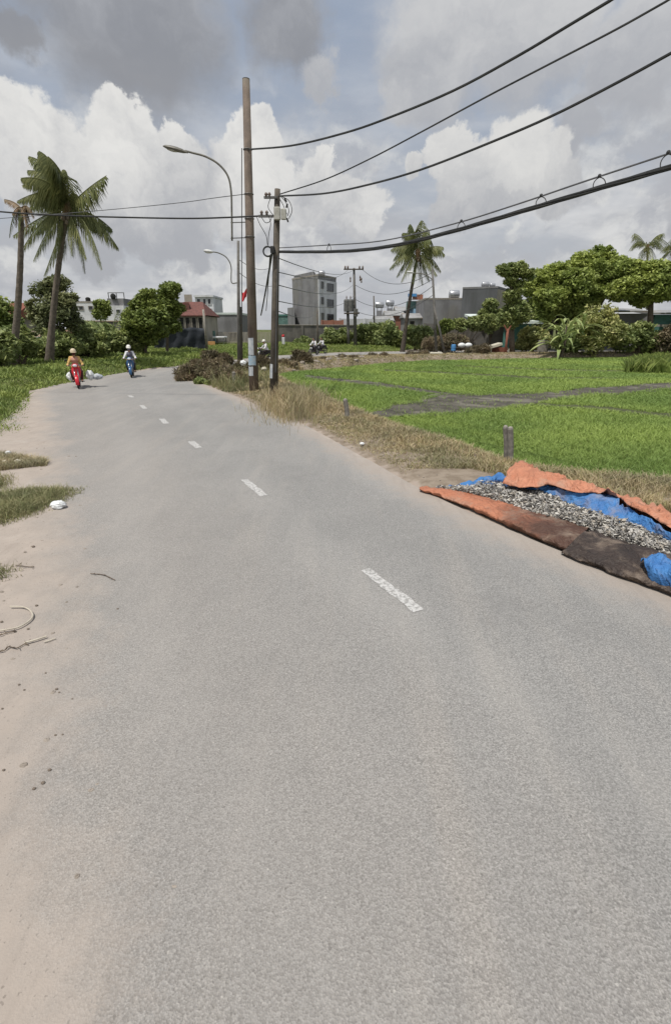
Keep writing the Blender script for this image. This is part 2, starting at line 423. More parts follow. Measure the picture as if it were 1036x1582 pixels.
def vnoise(X, Y, sc, seed=0):
    r = np.random.default_rng(seed); tab = r.random((64, 64))
    x = X * sc; y = Y * sc; xi = np.floor(x).astype(int); yi = np.floor(y).astype(int)
    fx = smooth01(x - xi); fy = smooth01(y - yi)
    g = lambda a, b: tab[a % 64, b % 64]
    return (g(xi, yi) * (1 - fx) + g(xi + 1, yi) * fx) * (1 - fy) + (g(xi, yi + 1) * (1 - fx) + g(xi + 1, yi + 1) * fx) * fy

# ------------------------------------------------------------------ ground plan
Z_F = -0.40
RIGHT = [(12.5, -9), (7.2, -1.5), (5.0, 1.8), (3.55, 4.1), (2.5, 5.7), (1.45, 7.75), (.55, 10.1), (-.9, 13.8), (-2.75, 17.6), (-5.4, 22.6),
         (-7.5, 27), (-8.2, 31), (-7.4, 37), (-5.0, 44), (-1.8, 50.2), (7.2, 55.4), (20, 59), (45, 63), (90, 66)]
ASPH = [(5.5, -13), (1.0, -3.2), (-.15, .6), (-1.0, 2.0), (-1.85, 3.5), (-2.4, 4.7), (-3.1, 6.2), (-4.5, 8.6), (-7.1, 13.2), (-9.8, 17.8), (-12.2, 21.8),
        (-13.0, 26.1), (-12.5, 31.4), (-10.8, 36.6), (-8.4, 43.5), (-5.5, 51), (0, 57), (7.8, 60.6), (20, 64), (45, 68), (90, 71)]
LEFT = [(-1, -18), (-6, -6), (-6.5, 0), (-7, 4.6), (-8, 8.4), (-8.8, 11.0), (-9.6, 13.5), (-10.6, 16.5), (-13.0, 21.6),
        (-13.3, 26.1), (-12.8, 31.4), (-11.1, 36.6), (-8.7, 43.5), (-5.8, 51), (-.3, 57.4), (7.6, 61), (20, 64.4), (45, 68.4), (90, 71.4)]
def g2(*pts, z=0): return [tuple(G(px, py, z)[:2]) for px, py in pts]
FIELD = [(14, -6), (9.5, 2.5), (7.2, 5.6)] + g2((1036, 762), (900, 752), (800, 733), (740, 706), (680, 690), (620, 668), (560, 645), (500, 622), (455, 600), (425, 580), z=Z_F) + \
        g2((440, 575), (520, 568), (580, 562), (650, 557), (850, 553), (1036, 551), z=Z_F) + [(60, 61), (75, 50), (60, 10), (40, -6)]
MUDS = [g2((545, 642), (575, 632), (620, 620), (660, 610), (690, 603), (700, 606), (760, 607), (830, 604), (900, 597), (980, 592), (1036, 588), (1150, 582),
           (1150, 596), (1036, 600), (960, 606), (885, 612), (850, 619), (800, 626), (740, 633), (690, 637), (630, 641), (590, 644), z=Z_F + .05),
        g2((470, 577), (520, 583), (570, 588), (620, 594), (670, 602), (700, 606), (675, 607), (620, 600), (570, 594), (515, 588), (470, 582), z=Z_F + .04),
        g2((828, 621), (880, 623), (940, 627), (1036, 637), (1150, 650), (1150, 656), (1036, 643), (940, 632), (880, 628), (828, 625), z=Z_F + .04),
        g2((590, 570), (680, 573), (760, 577), (830, 581), (960, 582), (960, 584), (830, 584), (760, 580), (680, 576), (590, 572), z=Z_F + .04),
        g2((700, 563), (780, 566), (860, 569), (970, 571), (1060, 571), (1060, 573.5), (970, 573.5), (860, 572), (780, 568), (700, 565), z=Z_F + .04)]
GREEN_L = g2((285, 565), (240, 569), (200, 574.5), (130, 587.5), (70, 600), (45, 604), (52, 622), (49, 640), (40, 655), (46, 668), (38, 690), (0, 694), (-250, 700), (-500, 660)) + \
          [(-60, 20), (-80, 60), (-40, 90), (20, 90), (7.6, 61.2), (-.3, 57.6), (-5.9, 51.1), (-8.9, 43.5), (-11.3, 36.6)]
PATCHES = [g2((-70, 733), (0, 731), (18, 736), (22, 744), (16, 754), (0, 760), (-70, 762)),
           g2((-90, 770), (0, 763), (45, 756), (90, 754), (136, 755), (118, 764), (98, 776), (60, 793), (0, 813), (-90, 835)),
           g2((-60, 880), (0, 878), (30, 880), (24, 886), (0, 898), (-60, 920))]
PILE = g2((-40, 705), (0, 702), (30, 706), (75, 713), (72, 720), (35, 723), (0, 727), (-40, 728))

def ground_z(X, Y):
    X = np.asarray(X, float); Y = np.asarray(Y, float)
    inf = inside(FIELD, X, Y); df = pdist(FIELD, X, Y, True); sf = np.where(inf, df, -df)
    road = RIGHT + LEFT[::-1]
    inr = inside(road, X, Y); dr = pdist(road, X, Y, True)
    z = np.where(inr, -.03 - .12 * smooth01(dr / .6), -.03 + .06 * smooth01(dr / .5))
    fieldz = Z_F - .06
    k = smooth01((sf + .9) / 1.1)
    z = np.where(inr, z, z * (1 - k) + fieldz * k)
    gl = inside(GREEN_L, X, Y); dg = pdist(GREEN_L, X, Y, True)
    z = z + np.where(gl & ~inr, .32 * smooth01(dg / 2.2) + .25 * smooth01((dg - 2) / 8), 0)
    out = ~inr & (sf < -.3)
    z = z + np.where(out, (vnoise(X, Y, .9, 3) - .5) * .07 * smooth01(dr / .8), 0)
    for p in PATCHES:
        ip = inside(p, X, Y); z = z + np.where(ip, .1 * smooth01(pdist(p, X, Y, True) / .5), 0)
    ip = inside(PILE, X, Y); z = z + np.where(ip, .14 * smooth01(pdist(PILE, X, Y, True) / .35), 0)
    return z
def surf_z(X, Y):
    z = ground_z(X, Y); return np.where(inside(RIGHT + LEFT[::-1], np.asarray(X), np.asarray(Y)), np.maximum(z, -.01), z)
def top_z(x, y): return float(surf_z(np.array([x]), np.array([y]))[0])
def gz(x, y): return float(ground_z(np.array([x]), np.array([y]))[0])

def grid_axis(lo, hi, step, far, n=16):
    a = list(np.arange(lo, hi + step / 2, step))
    g = [step * 1.5 ** i for i in range(40)]; x = a[-1]; r = []
    for s_ in g:
        x += s_; r.append(x)
        if x > far: break
    x = a[0]; l = []
    for s_ in g:
        x -= s_; l.append(x)
        if x < -far: break
    return np.array(l[::-1] + a + r)
xs = grid_axis(-26, 42, .22, 1500); ys = grid_axis(-4, 66, .22, 1500)
GX, GY = np.meshgrid(xs, ys); gX, gY = GX.ravel(), GY.ravel()
gZ = ground_z(gX, gY)
nx, ny = len(xs), len(ys)
ii = np.arange((ny - 1) * (nx - 1)); rr, cc = ii // (nx - 1), ii % (nx - 1); q0 = rr * nx + cc
quads = np.stack([q0, q0 + 1, q0 + nx + 1, q0 + nx], 1).astype(np.int32)
me = bpy.data.meshes.new('ground'); me.vertices.add(len(gX)); me.vertices.foreach_set('co', np.stack([gX, gY, gZ], 1).astype(np.float32).ravel())
me.loops.add(quads.size); me.loops.foreach_set('vertex_index', quads.ravel()); me.polygons.add(len(quads))
me.polygons.foreach_set('loop_start', np.arange(0, quads.size, 4, dtype=np.int32)); me.polygons.foreach_set('use_smooth', np.ones(len(quads), bool)); me.update()
inF = inside(FIELD, gX, gY); dF = pdist(FIELD, gX, gY, True)
gl = inside(GREEN_L, gX, gY); dgl = pdist(GREEN_L, gX, gY, True)
green = np.where(gl, smooth01(dgl / .25), 0)
for p in PATCHES: green = np.maximum(green, np.where(inside(p, gX, gY), .8 * smooth01(pdist(p, gX, gY, True) / .2), 0))
far_green = smooth01((np.hypot(gX, gY) - 62) / 10) * .8
green = np.maximum(green, far_green)
dry = np.where(inside(RIGHT + FIELD[:12][::-1], gX, gY), .8, 0)
dR = pdist(RIGHT, gX, gY); right_of = ~gl & ~inside(RIGHT + LEFT[::-1], gX, gY) & (gX > -9) & (np.hypot(gX, gY) < 75) & ~inside(LEFT + [(-60, 72), (-60, -18)], gX, gY)
dry = np.where(right_of, .55 + .45 * smooth01(dR / .8), 0)
mudv = np.where(inF, smooth01((dF + .1) / .3), 0)
for nme, arr in (('green', green), ('dry', dry), ('mud', mudv)):
    a = me.attributes.new(nme, 'FLOAT', 'POINT'); a.data.foreach_set('value', arr.astype(np.float32))
m, t, b, o = new_mat('earth')
co = t.n('ShaderNodeTexCoord').outputs['Object']
at = lambda n_: t.n('ShaderNodeAttribute', attribute_name=n_).outputs['Fac']
nb = t.noise(co, .9, 8, .65).outputs[0]; nf = t.noise(co, 22, 6, .7).outputs[0]; nm = t.noise(co, 4, 6, .6).outputs[0]
sand = t.mix(t.sstep(nb, .35, .65), srgb(160, 147, 136), srgb(146, 136, 127))
sand = t.mix(t.m('MULTIPLY', t.sstep(nf, .58, .75), .6), sand, srgb(112, 100, 90))
gcol = t.mix(t.sstep(nm, .35, .65), (.075, .085, .03, 1), (.115, .13, .045, 1))
dcol = t.mix(t.sstep(nm, .35, .65), (.27, .225, .178, 1), (.19, .152, .115, 1))
dcol = t.mix(t.sstep(nf, .5, .7), dcol, (.25, .215, .17, 1))
mcol = t.mix(t.sstep(nm, .35, .65), (.13, .16, .045, 1), (.10, .13, .035, 1))
wob_ = t.m('MULTIPLY', t.m('SUBTRACT', nm, .5), .9)
c_ = t.mix(t.sstep(t.m('ADD', at('dry'), wob_), .25, .6), sand, dcol)
c_ = t.mix(t.sstep(t.m('ADD', at('green'), wob_), .3, .6), c_, gcol)
c_ = t.mix(t.sstep(at('mud'), .1, .8), c_, mcol)
t.nt.links.new(c_, b.inputs['Base Color']); b.inputs['Roughness'].default_value = .95; b.inputs['Specular IOR Level'].default_value = .15
bn = t.n('ShaderNodeBump'); bn.inputs['Strength'].default_value = .5; bn.inputs['Distance'].default_value = .03
t.nt.links.new(t.m('ADD', nf, nm), bn.inputs['Height']); t.nt.links.new(bn.outputs[0], b.inputs['Normal'])
me.materials.append(m)
og = bpy.data.objects.new('ground', me); C.objects.link(og); tag(og, kind='structure')

# ------------------------------------------------------------------ road sheet (asphalt, with dust blown over both sides)
def resample(line, n):
    pts = [Vector((p[0], p[1], 0)) for p in cat_rom([(p[0], p[1], 0) for p in line], 12)]
    d = [0]
    for i in range(1, len(pts)): d.append(d[-1] + (pts[i] - pts[i - 1]).length)
    out = []
    tt = np.linspace(0, d[-1], n)
    xs_ = np.interp(tt, d, [p.x for p in pts]); ys_ = np.interp(tt, d, [p.y for p in pts])
    return np.stack([xs_, ys_], 1)
def matched(a, b, n):
    """resample a, and b at the point of b nearest in the index sense"""
    return resample(a, n), resample(b, n)
NR = 520; ra, la = matched(RIGHT, LEFT, NR); NC = 40
rx = []; ry = []
for k in range(NC + 1):
    f = k / NC
    rx.append(ra[:, 0] * (1 - f) + la[:, 0] * f); ry.append(ra[:, 1] * (1 - f) + la[:, 1] * f)
rX = np.stack(rx, 1).ravel(); rY = np.stack(ry, 1).ravel()
asp_poly = RIGHT + ASPH[::-1]
dl = pdist(ASPH, rX, rY); dl = np.where(inside(asp_poly, rX, rY), dl, -dl)
drr = pdist(RIGHT, rX, rY)
rZ = np.full(rX.shape, .0) - .012 * smooth01((-dl - .2) / 2)
kk = NC + 1
q0 = (np.arange(NR - 1)[:, None] * kk + np.arange(NC)[None]).ravel()
quads = np.stack([q0, q0 + kk, q0 + kk + 1, q0 + 1], 1).astype(np.int32)
me = bpy.data.meshes.new('road'); me.vertices.add(len(rX)); me.vertices.foreach_set('co', np.stack([rX, rY, rZ], 1).astype(np.float32).ravel())
me.loops.add(quads.size); me.loops.foreach_set('vertex_index', quads.ravel()); me.polygons.add(len(quads))
me.polygons.foreach_set('loop_start', np.arange(0, quads.size, 4, dtype=np.int32)); me.polygons.foreach_set('use_smooth', np.ones(len(quads), bool)); me.update()
for nme, arr in (('dl', dl), ('dr', drr)):
    a = me.attributes.new(nme, 'FLOAT', 'POINT'); a.data.foreach_set('value', arr.astype(np.float32))
m, t, b, o = new_mat('asphalt')
co = t.n('ShaderNodeTexCoord').outputs['Object']
at = lambda n_: t.n('ShaderNodeAttribute', attribute_name=n_).outputs['Fac']
mpv = t.n('ShaderNodeMapping', i_0=co); mpv.inputs['Rotation'].default_value = (0, 0, R(-30)); mpv.inputs['Scale'].default_value = (1, .12, 1)
streak = t.noise(mpv.outputs[0], 2.2, 6, .6).outputs[0]
big = t.noise(co, .35, 6, .6).outputs[0]; mid = t.noise(co, 3, 6, .65).outputs[0]
vor = t.n('ShaderNodeTexVoronoi', feature='F1'); t.nt.links.new(co, vor.inputs['Vector']); vor.inputs['Scale'].default_value = 115
stn = t.n('ShaderNodeSeparateColor', i_0=vor.outputs['Color']).outputs[0]
fine = t.noise(co, 85, 4, .7).outputs[0]
base = t.mix(t.sstep(big, .35, .65), (.232, .229, .222, 1), (.263, .258, .249, 1))
base = t.mix(t.m('MULTIPLY', t.sstep(streak, .45, .7), .35), base, (.31, .29, .265, 1))
base = t.mix(t.m('MULTIPLY', t.sstep(streak, .45, .25), .3), base, (.2, .196, .19, 1))
grain = t.mix(t.sstep(stn, 0, 1), (.7, .7, .7, 1), (1.3, 1.295, 1.29, 1))
gr2 = t.mix(t.sstep(fine, .3, .7), (.75, .75, .75, 1), (1.25, 1.25, 1.25, 1))
base = t.mix(.75, base, t.mix(1, base, grain, 'MULTIPLY'))
base = t.mix(.8, base, t.mix(1, base, gr2, 'MULTIPLY'))
lane = t.m('MULTIPLY', t.m('SINE', t.m('MULTIPLY', at('dr'), 3.1)), .5)
base = t.mix(t.m('MULTIPLY', t.sstep(t.m('ADD', lane, t.m('MULTIPLY', t.m('SUBTRACT', streak, .5), 1.6)), .0, .9), .28), base, (.335, .328, .315, 1))
pt_ = t.noise(co, .8, 7, .7, .6).outputs[0]
base = t.mix(t.m('MULTIPLY', t.sstep(pt_, .56, .66), .22), base, (.18, .177, .172, 1))
v2 = t.n('ShaderNodeTexVoronoi', feature='F1'); t.nt.links.new(co, v2.inputs['Vector']); v2.inputs['Scale'].default_value = 42
s2 = t.n('ShaderNodeSeparateColor', i_0=v2.outputs['Color']).outputs[0]
peb = t.m('MULTIPLY', t.sstep(s2, .95, .97), t.sstep(v2.outputs['Distance'], .3, .2))
base = t.mix(t.m('MULTIPLY', peb, .5), base, (.5, .48, .45, 1))
hole = t.m('MULTIPLY', t.sstep(s2, .05, .03), t.sstep(v2.outputs['Distance'], .34, .24))
base = t.mix(t.m('MULTIPLY', hole, .6), base, (.1, .1, .098, 1))
dust = t.mix(t.sstep(mid, .3, .7), (.375, .325, .283, 1), (.325, .283, .247, 1))
dust = t.mix(t.m('MULTIPLY', t.sstep(fine, .55, .75), .25), dust, (.2, .165, .135, 1))
dust = t.mix(t.m('MULTIPLY', t.sstep(stn, .96, .99), .5), dust, (.13, .11, .095, 1))
wb = t.m('MULTIPLY', t.m('SUBTRACT', t.noise(co, .7, 8, .7).outputs[0], .5), 2.2)
dustL = t.sstep(t.m('SUBTRACT', wb, at('dl')), -.25, .95)
wr = t.m('MULTIPLY', t.m('SUBTRACT', mid, .5), 1.0)
dustR = t.m('MULTIPLY', t.sstep(t.m('SUBTRACT', wr, at('dr')), -.75, -.1), .8)
veil = t.m('MULTIPLY', t.sstep(at('dl'), 3.0, .2), .22)
dm = t.m('MAXIMUM', t.m('MAXIMUM', dustL, dustR), veil)
rut = t.noise(mpv.outputs[0], 6, 6, .65).outputs[0]
dust = t.mix(t.m('MULTIPLY', t.sstep(rut, .5, .68), .35), dust, (.25, .215, .185, 1))
dust = t.mix(t.m('MULTIPLY', t.sstep(pt_, .55, .68), .45), dust, (.42, .385, .345, 1))
grey_p = t.m('MULTIPLY', t.sstep(big, .5, .62), t.sstep(at('dl'), -.9, -1.5))
dust = t.mix(t.m('MULTIPLY', grey_p, .8), dust, (.27, .262, .25, 1))
c_ = t.mix(dm, base, dust)
t.nt.links.new(c_, b.inputs['Base Color']); b.inputs['Roughness'].default_value = .92; b.inputs['Specular IOR Level'].default_value = .2
bn = t.n('ShaderNodeBump'); bn.inputs['Strength'].default_value = .5; bn.inputs['Distance'].default_value = .008
t.nt.links.new(t.m('MULTIPLY', t.m('ADD', t.m('MULTIPLY', vor.outputs['Distance'], 1.2), fine), t.m('SUBTRACT', 1.0, t.m('MULTIPLY', dm, .8))), bn.inputs['Height']); t.nt.links.new(bn.outputs[0], b.inputs['Normal'])
me.materials.append(m)
orr = bpy.data.objects.new('road', me); C.objects.link(orr); tag(orr, kind='structure')

# worn centre dashes: thin sheets 4 mm above the asphalt
m, t, b, o = new_mat('road_paint')
co = t.n('ShaderNodeTexCoord').outputs['Object']
nn = t.noise(co, 26, 5, .7).outputs[0]
t.nt.links.new(t.mix(t.sstep(nn, .44, .6), (.48, .475, .465, 1), (.255, .25, .24, 1)), b.inputs['Base Color']); b.inputs['Roughness'].default_value = .85
M['road_paint'] = m
for (p, q, wd) in [((564, 880), (647, 944), .125), ((377, 741), (408, 766), .13), ((295, 682), (308, 692), .15), ((250, 647), (257, 654.5), .15), ((219, 626), (224.5, 631.5), .15), ((200, 611), (205, 614), .14)]:
    A, B = G(*p), G(*q); d = (B - A).normalized(); n_ = Vector((-d.y, d.x, 0)); rows = []
    K = 14
    for i in range(K + 1):
        c = A.lerp(B, i / K); e = [random.uniform(-.012, .012) for _ in range(2)]
        rows.append([c + n_ * (wd / 2 + e[0]) + Vector((0, 0, .004)), c + Vector((0, 0, .004)), c - n_ * (wd / 2 + e[1]) + Vector((0, 0, .004))])
    ob = obj('road_marking', MB().loft(rows), M['road_paint'], base=tuple(A)); tag(ob, kind='structure')

# ------------------------------------------------------------------ field: mud lanes and planted greens
M['mud'] = pm('mud', (.098, .09, .074), (.055, .05, .04), 1.3, .9, 1.0, 5, c3=(.15, .138, .115))
M['mud_dark'] = pm('mud_dark', (.075, .082, .035), (.055, .065, .026), 1.6, .9, .9, 6)
for i, p in enumerate(MUDS):
    q_ = np.array(p); st_ = .11 if i == 0 else .13
    ax_ = np.arange(q_[:, 0].min(), min(q_[:, 0].max(), 44), st_); ay_ = np.arange(q_[:, 1].min(), min(q_[:, 1].max(), 64), st_)
    mx_, my_ = np.meshgrid(ax_, ay_); sh_ = mx_.shape
    def mud_in(x, y):
        e = .30 if i == 0 else .05
        return inside(p, x + (vnoise(x, y, 1.7, 61) - .5) * 2 * e, y + (vnoise(x, y, 1.9, 62) - .5) * 2 * e)
    cin = mud_in(mx_[:-1, :-1] + st_ / 2, my_[:-1, :-1] + st_ / 2)
    mz_ = Z_F - .05 + .035 * vnoise(mx_, my_, 1.3, 63) + .05 * vnoise(mx_, my_, 3.7, 64) ** 2
    r_, c_ = np.nonzero(cin); w_ = sh_[1]; q0 = r_ * w_ + c_
    fq = np.stack([q0, q0 + 1, q0 + w_ + 1, q0 + w_], 1); us, inv = np.unique(fq, return_inverse=True)
    mb = MB(); mb.v = list(zip(mx_.ravel()[us].tolist(), my_.ravel()[us].tolist(), mz_.ravel()[us].tolist())); mb.f = [tuple(f) for f in inv.reshape(-1, 4).tolist()]
    ob = obj('mud_path', mb, M['mud' if i < 2 else 'mud_dark'], base=mb.v[0], smooth=True); tag(ob, kind='structure')

def blades(name, X, Y, Zb, h, wdt, lean, mat, label, cat, kind='stuff', bent=True, base=None):
    n = len(X)
    a = rng.random(n) * 2 * math.pi; la_ = rng.random(n) * 2 * math.pi; ln = lean * rng.random(n) * h
    px, py = np.cos(a) * wdt / 2, np.sin(a) * wdt / 2
    B = np.stack([X, Y, Zb], 1)
    T = B + np.stack([np.cos(la_) * ln, np.sin(la_) * ln, h], 1)
    Wv = np.stack([px, py, np.zeros(n)], 1)
    if bent:
        Mid = B * .45 + T * .55 + np.stack([-np.cos(la_) * ln * .22, -np.sin(la_) * ln * .22, h * .1], 1)
        # quad body + tip as one quad strip: (b-w, b+w, mid+w*.8, mid-w*.8), (mid.., tip)
        vv = np.stack([B - Wv, B + Wv, Mid + Wv * .75, T], 1)
        if bent == 'strip':
            Mid = B * .5 + T * .5 + np.stack([-np.cos(la_) * ln * .2, -np.sin(la_) * ln * .2, h * .1], 1)
            vv = np.stack([B - Wv, B + Wv, Mid + Wv * .8, Mid - Wv * .8, Mid - Wv * .8, Mid + Wv * .8, T + Wv * .12, T - Wv * .12], 1)
    else:
        vv = np.stack([B - Wv, B + Wv, T], 1)
    ob = np_obj(name, vv.reshape(-1, 3), 4 if bent else 3, mat, base=base)
    return tag(ob, label, cat, kind=kind)
def scatter(poly, n, power=1.0, ymax=1e9):
    """random points in the polygon, thinned with distance from the road bend where one stands"""
    p = np.array([q[:2] for q in poly]); mn = p.min(0); mx = p.max(0); xs_ = []; ys_ = []; got = 0
    while got < n:
        X = rng.uniform(mn[0], mx[0], 400000); Y = rng.uniform(mn[1], min(mx[1], ymax), 400000)
        d = np.hypot(X, Y); k = rng.random(400000) < np.minimum(1, (8 / np.maximum(d, 3)) ** power)
        X, Y = X[k], Y[k]; k = inside(poly, X, Y); xs_.append(X[k]); ys_.append(Y[k]); got += k.sum()
        if got == 0 and len(xs_) > 30: break
    return np.concatenate(xs_)[:n], np.concatenate(ys_)[:n]

X, Y = scatter(FIELD, 600000, 1.6)
k = np.ones(len(X), bool)
for i, p in enumerate(MUDS):
    k &= ~inside(p, X, Y) | (pdist(p, X, Y, True) < (.1 + .7 * vnoise(X, Y, 1.1, 50) ** 2 if i == 0 else .06)) | (rng.random(len(X)) < (.05, .10, .04, .10, .15)[i])
k &= (X < 45) & (np.abs(X) < Y * .95 + 4)
X, Y = X[k], Y[k]; d = np.hypot(X, Y)
h = (.045 + .05 * rng.random(len(X))) * (.8 + .5 * vnoise(X, Y, .5, 5)); wdt = np.clip(.009 * d / 8, .01, .07) * (0.8 + .8 * rng.random(len(X)))
blades('field_greens', X, Y, np.full(len(X), Z_F - .06), h + .045, wdt * .75, 1.9, M['paddy'], 'bright green low crop growing across the flat field beside the road', 'crop', bent='strip')
# raised weedy patch at the far right of the field
PATCH_R = g2((962, 575), (985, 563), (1036, 558), (1150, 556), (1150, 572), (1036, 577), z=Z_F)
X, Y = scatter(PATCH_R, 9000, .2)
blades('weed_patch', X, Y, np.full(len(X), Z_F), .5 + .5 * rng.random(len(X)), np.full(len(X), .09), .9, M['grass'], 'taller darker green weeds at the far right end of the field', 'weeds')
# left grass
X, Y = scatter(GREEN_L, 170000, 1.3, 75)
k = (np.abs(X) < Y * .95 + 3) & (pdist(GREEN_L, X, Y, True) > .12 * vnoise(X, Y, 2.5, 8))
X, Y = X[k], Y[k]; d = np.hypot(X, Y)
hh = (.08 + .24 * vnoise(X, Y, .55, 9) ** 1.5) * (.6 + .8 * rng.random(len(X)))
blades('roadside_grass', X, Y, ground_z(X, Y) - .02, hh, np.clip(.016 * d / 8, .012, .08), 1.5, M['grass'], 'green grass bank along the left side of the road', 'grass', bent='strip')
# patches on the sandy shoulder
for i, p in enumerate(PATCHES):
    X, Y = scatter(p, (6000, 24000, 3000)[i], 0)
    e = smooth01(pdist(p, X, Y, True) / .3); X = X + rng.normal(size=len(X)) * .07; Y = Y + rng.normal(size=len(X)) * .07
    k = rng.random(len(X)) < (.25 + .75 * e) * (.35 + .9 * vnoise(X, Y, 4, 30 + i)); X, Y, e = X[k], Y[k], e[k]
    blades('shoulder_grass', X, Y, surf_z(X, Y) - .01, (.05 + .09 * rng.random(len(X))) * (.5 + .7 * e), np.full(len(X), .009), 1.3, M['grass_dull'],
           ('small tuft of green grass at the left picture edge above the larger patch', 'low tongue of half dry grass reaching over the sandy shoulder by the white bag', 'small thin grass tuft on the sandy shoulder nearest the front')[i], 'grass', bent='strip')
X, Y = scatter(PILE, 7000, 0)
blades('dry_grass_pile', X, Y, surf_z(X, Y) - .01, .05 + .1 * rng.random(len(X)), np.full(len(X), .012), 1.6, M['grass_dry'], 'brown heap of dead grass and scraps on the sandy shoulder', 'dead grass', bent='strip')
# verge: dry grass between the road and the field, and over the bank to the far road
VERGE = RIGHT[2:15] + [(-1.6, 50.2), (7.2, 55), (20, 58.6)] + [q for q in FIELD[3:17] if True][::-1]
VP = RIGHT[1:18] + [(60, 63.5)] + FIELD[19:20] + FIELD[:19][::-1]
X, Y = scatter(RIGHT[1:17] + [(38, 62)] + FIELD[2:19][::-1], 190000, 1.3)
dRt = pdist(RIGHT, X, Y); inFd = inside(FIELD, X, Y)
nz = vnoise(X, Y, 1.4, 11) * .6 + vnoise(X, Y, 4.0, 12) * .4
k = ~inFd & (dRt > .16 + .5 * nz * rng.random(len(X))) & (rng.random(len(X)) < np.clip(nz * 1.9 - .12, .22, 1)) & (np.abs(X) < Y + 4)
k &= ~((X > 1.3) & (Y < 8.9) & (Y > 3) & (X - 1.4 < (9.0 - Y) * .95 + 1.0))
X, Y = X[k], Y[k]; d = np.hypot(X, Y); nz = nz[k]
hh = (.075 + .14 * smooth01((pdist(RIGHT, X, Y) - .6) / 1.3) * (.3 + nz)) * (.5 + .9 * rng.random(len(X))) * np.where(Y > 38, .5, np.where(Y < 16, .72, .9))
blades('verge_grass', X, Y, ground_z(X, Y) - .02, hh, np.clip(.0115 * d / 8, .006, .06), 1.3, M['grass_dry'], 'dry straw coloured grass along the verge between road and field', 'dry grass', bent='strip')
gq = (vnoise(X, Y, .8, 41) > .52) & (rng.random(len(X)) < .45); X2, Y2_ = X[gq], Y[gq]
blades('verge_weeds', X2 + .02, Y2_, ground_z(X2, Y2_) - .02, hh[gq] * .8, np.clip(.015 * d[gq] / 8, .008, .06), 1.3, M['grass_dull'], 'dull green weeds growing in patches among the dry verge grass', 'weeds', bent='strip')
# pebbles and clods on shoulder and verge (one continuous scatter)
mb = MB()
for i in range(2600):
    if i < 2200: x, y = random.uniform(-7, -.6), random.uniform(1.2, 14); ok = inside(LEFT + ASPH[::-1], np.array([x]), np.array([y]))[0]
    else:
        tq = random.random(); k_ = random.randint(3, 9); a_ = Vector(RIGHT[k_]).lerp(Vector(RIGHT[k_ + 1]), tq); x, y = a_.x + random.uniform(-.05, .9), a_.y + random.uniform(0, .3); ok = True
    if ok:
        r_ = .0035 + .018 * random.random() ** 4; mb.ball((x, y, r_ * .3 + top_z(x, y)), (r_ * random.uniform(.8, 1.6), r_, r_ * .7), 6, 4, jit=.2)
tag(obj('gravel', mb, M['stone']), 'scattered pebbles and clods on the sandy road edges', 'pebbles', kind='stuff')
#PART2
# ================================================================== OBJECTS
def sph(n):
    v = rng.normal(size=(n, 3)); return v / np.linalg.norm(v, axis=1)[:, None]
def leaf_quads(Cn, size, elong=1.7, up=.5):
    """diamond leaves at centres Cn, random directions, somewhat level"""
    n = len(Cn); nrm = sph(n); nrm[:, 2] = np.abs(nrm[:, 2]) + up; nrm /= np.linalg.norm(nrm, axis=1)[:, None]
    a = sph(n); a -= nrm * (a * nrm).sum(1)[:, None]; a /= np.linalg.norm(a, axis=1)[:, None]
    b = np.cross(nrm, a); s_ = (size * (.6 + .8 * rng.random(n)))[:, None] if not hasattr(size, '__len__') else size[:, None]
    return np.stack([Cn - a * s_ * elong / 2, Cn + b * s_ / 2 - a * s_ * .1, Cn + a * s_ * elong / 2 - nrm * s_ * .2, Cn - b * s_ / 2 - a * s_ * .1], 1).reshape(-1, 3)
def crown_pts(blobs, n, sub=14, tight=.34, flat=.75):
    """leaf positions: blobs (centre, radius) broken into clumps with gaps between"""
    out = []; tot = sum(r ** 2 for _, r in blobs); cl = []
    for c, r in blobs:
        k = max(3, int(sub))
        dirs = sph(k); rad = r * (.35 + .9 * rng.random(k) ** .8)
        cc = np.array(c)[None] + dirs * rad[:, None] * np.array([1, 1, flat])
        m_ = int(n * r ** 2 / tot / k)
        for q in cc:
            rr_ = r * tight * (.4 + .75 * rng.random())
            p = sph(m_) * (1.35 * rr_ * rng.random(m_) ** .7)[:, None] * np.array([1.15, 1.15, .75])
            out.append(q + p); cl.append(q)
    for c, r in blobs:      # looser leaves through the whole crown
        m_ = int(n * .28 * r ** 2 / tot); out.append(np.array(c)[None] + sph(m_) * (r * 1.3 * rng.random(m_) ** .5)[:, None] * np.array([1, 1, flat]))
    return np.concatenate(out), cl
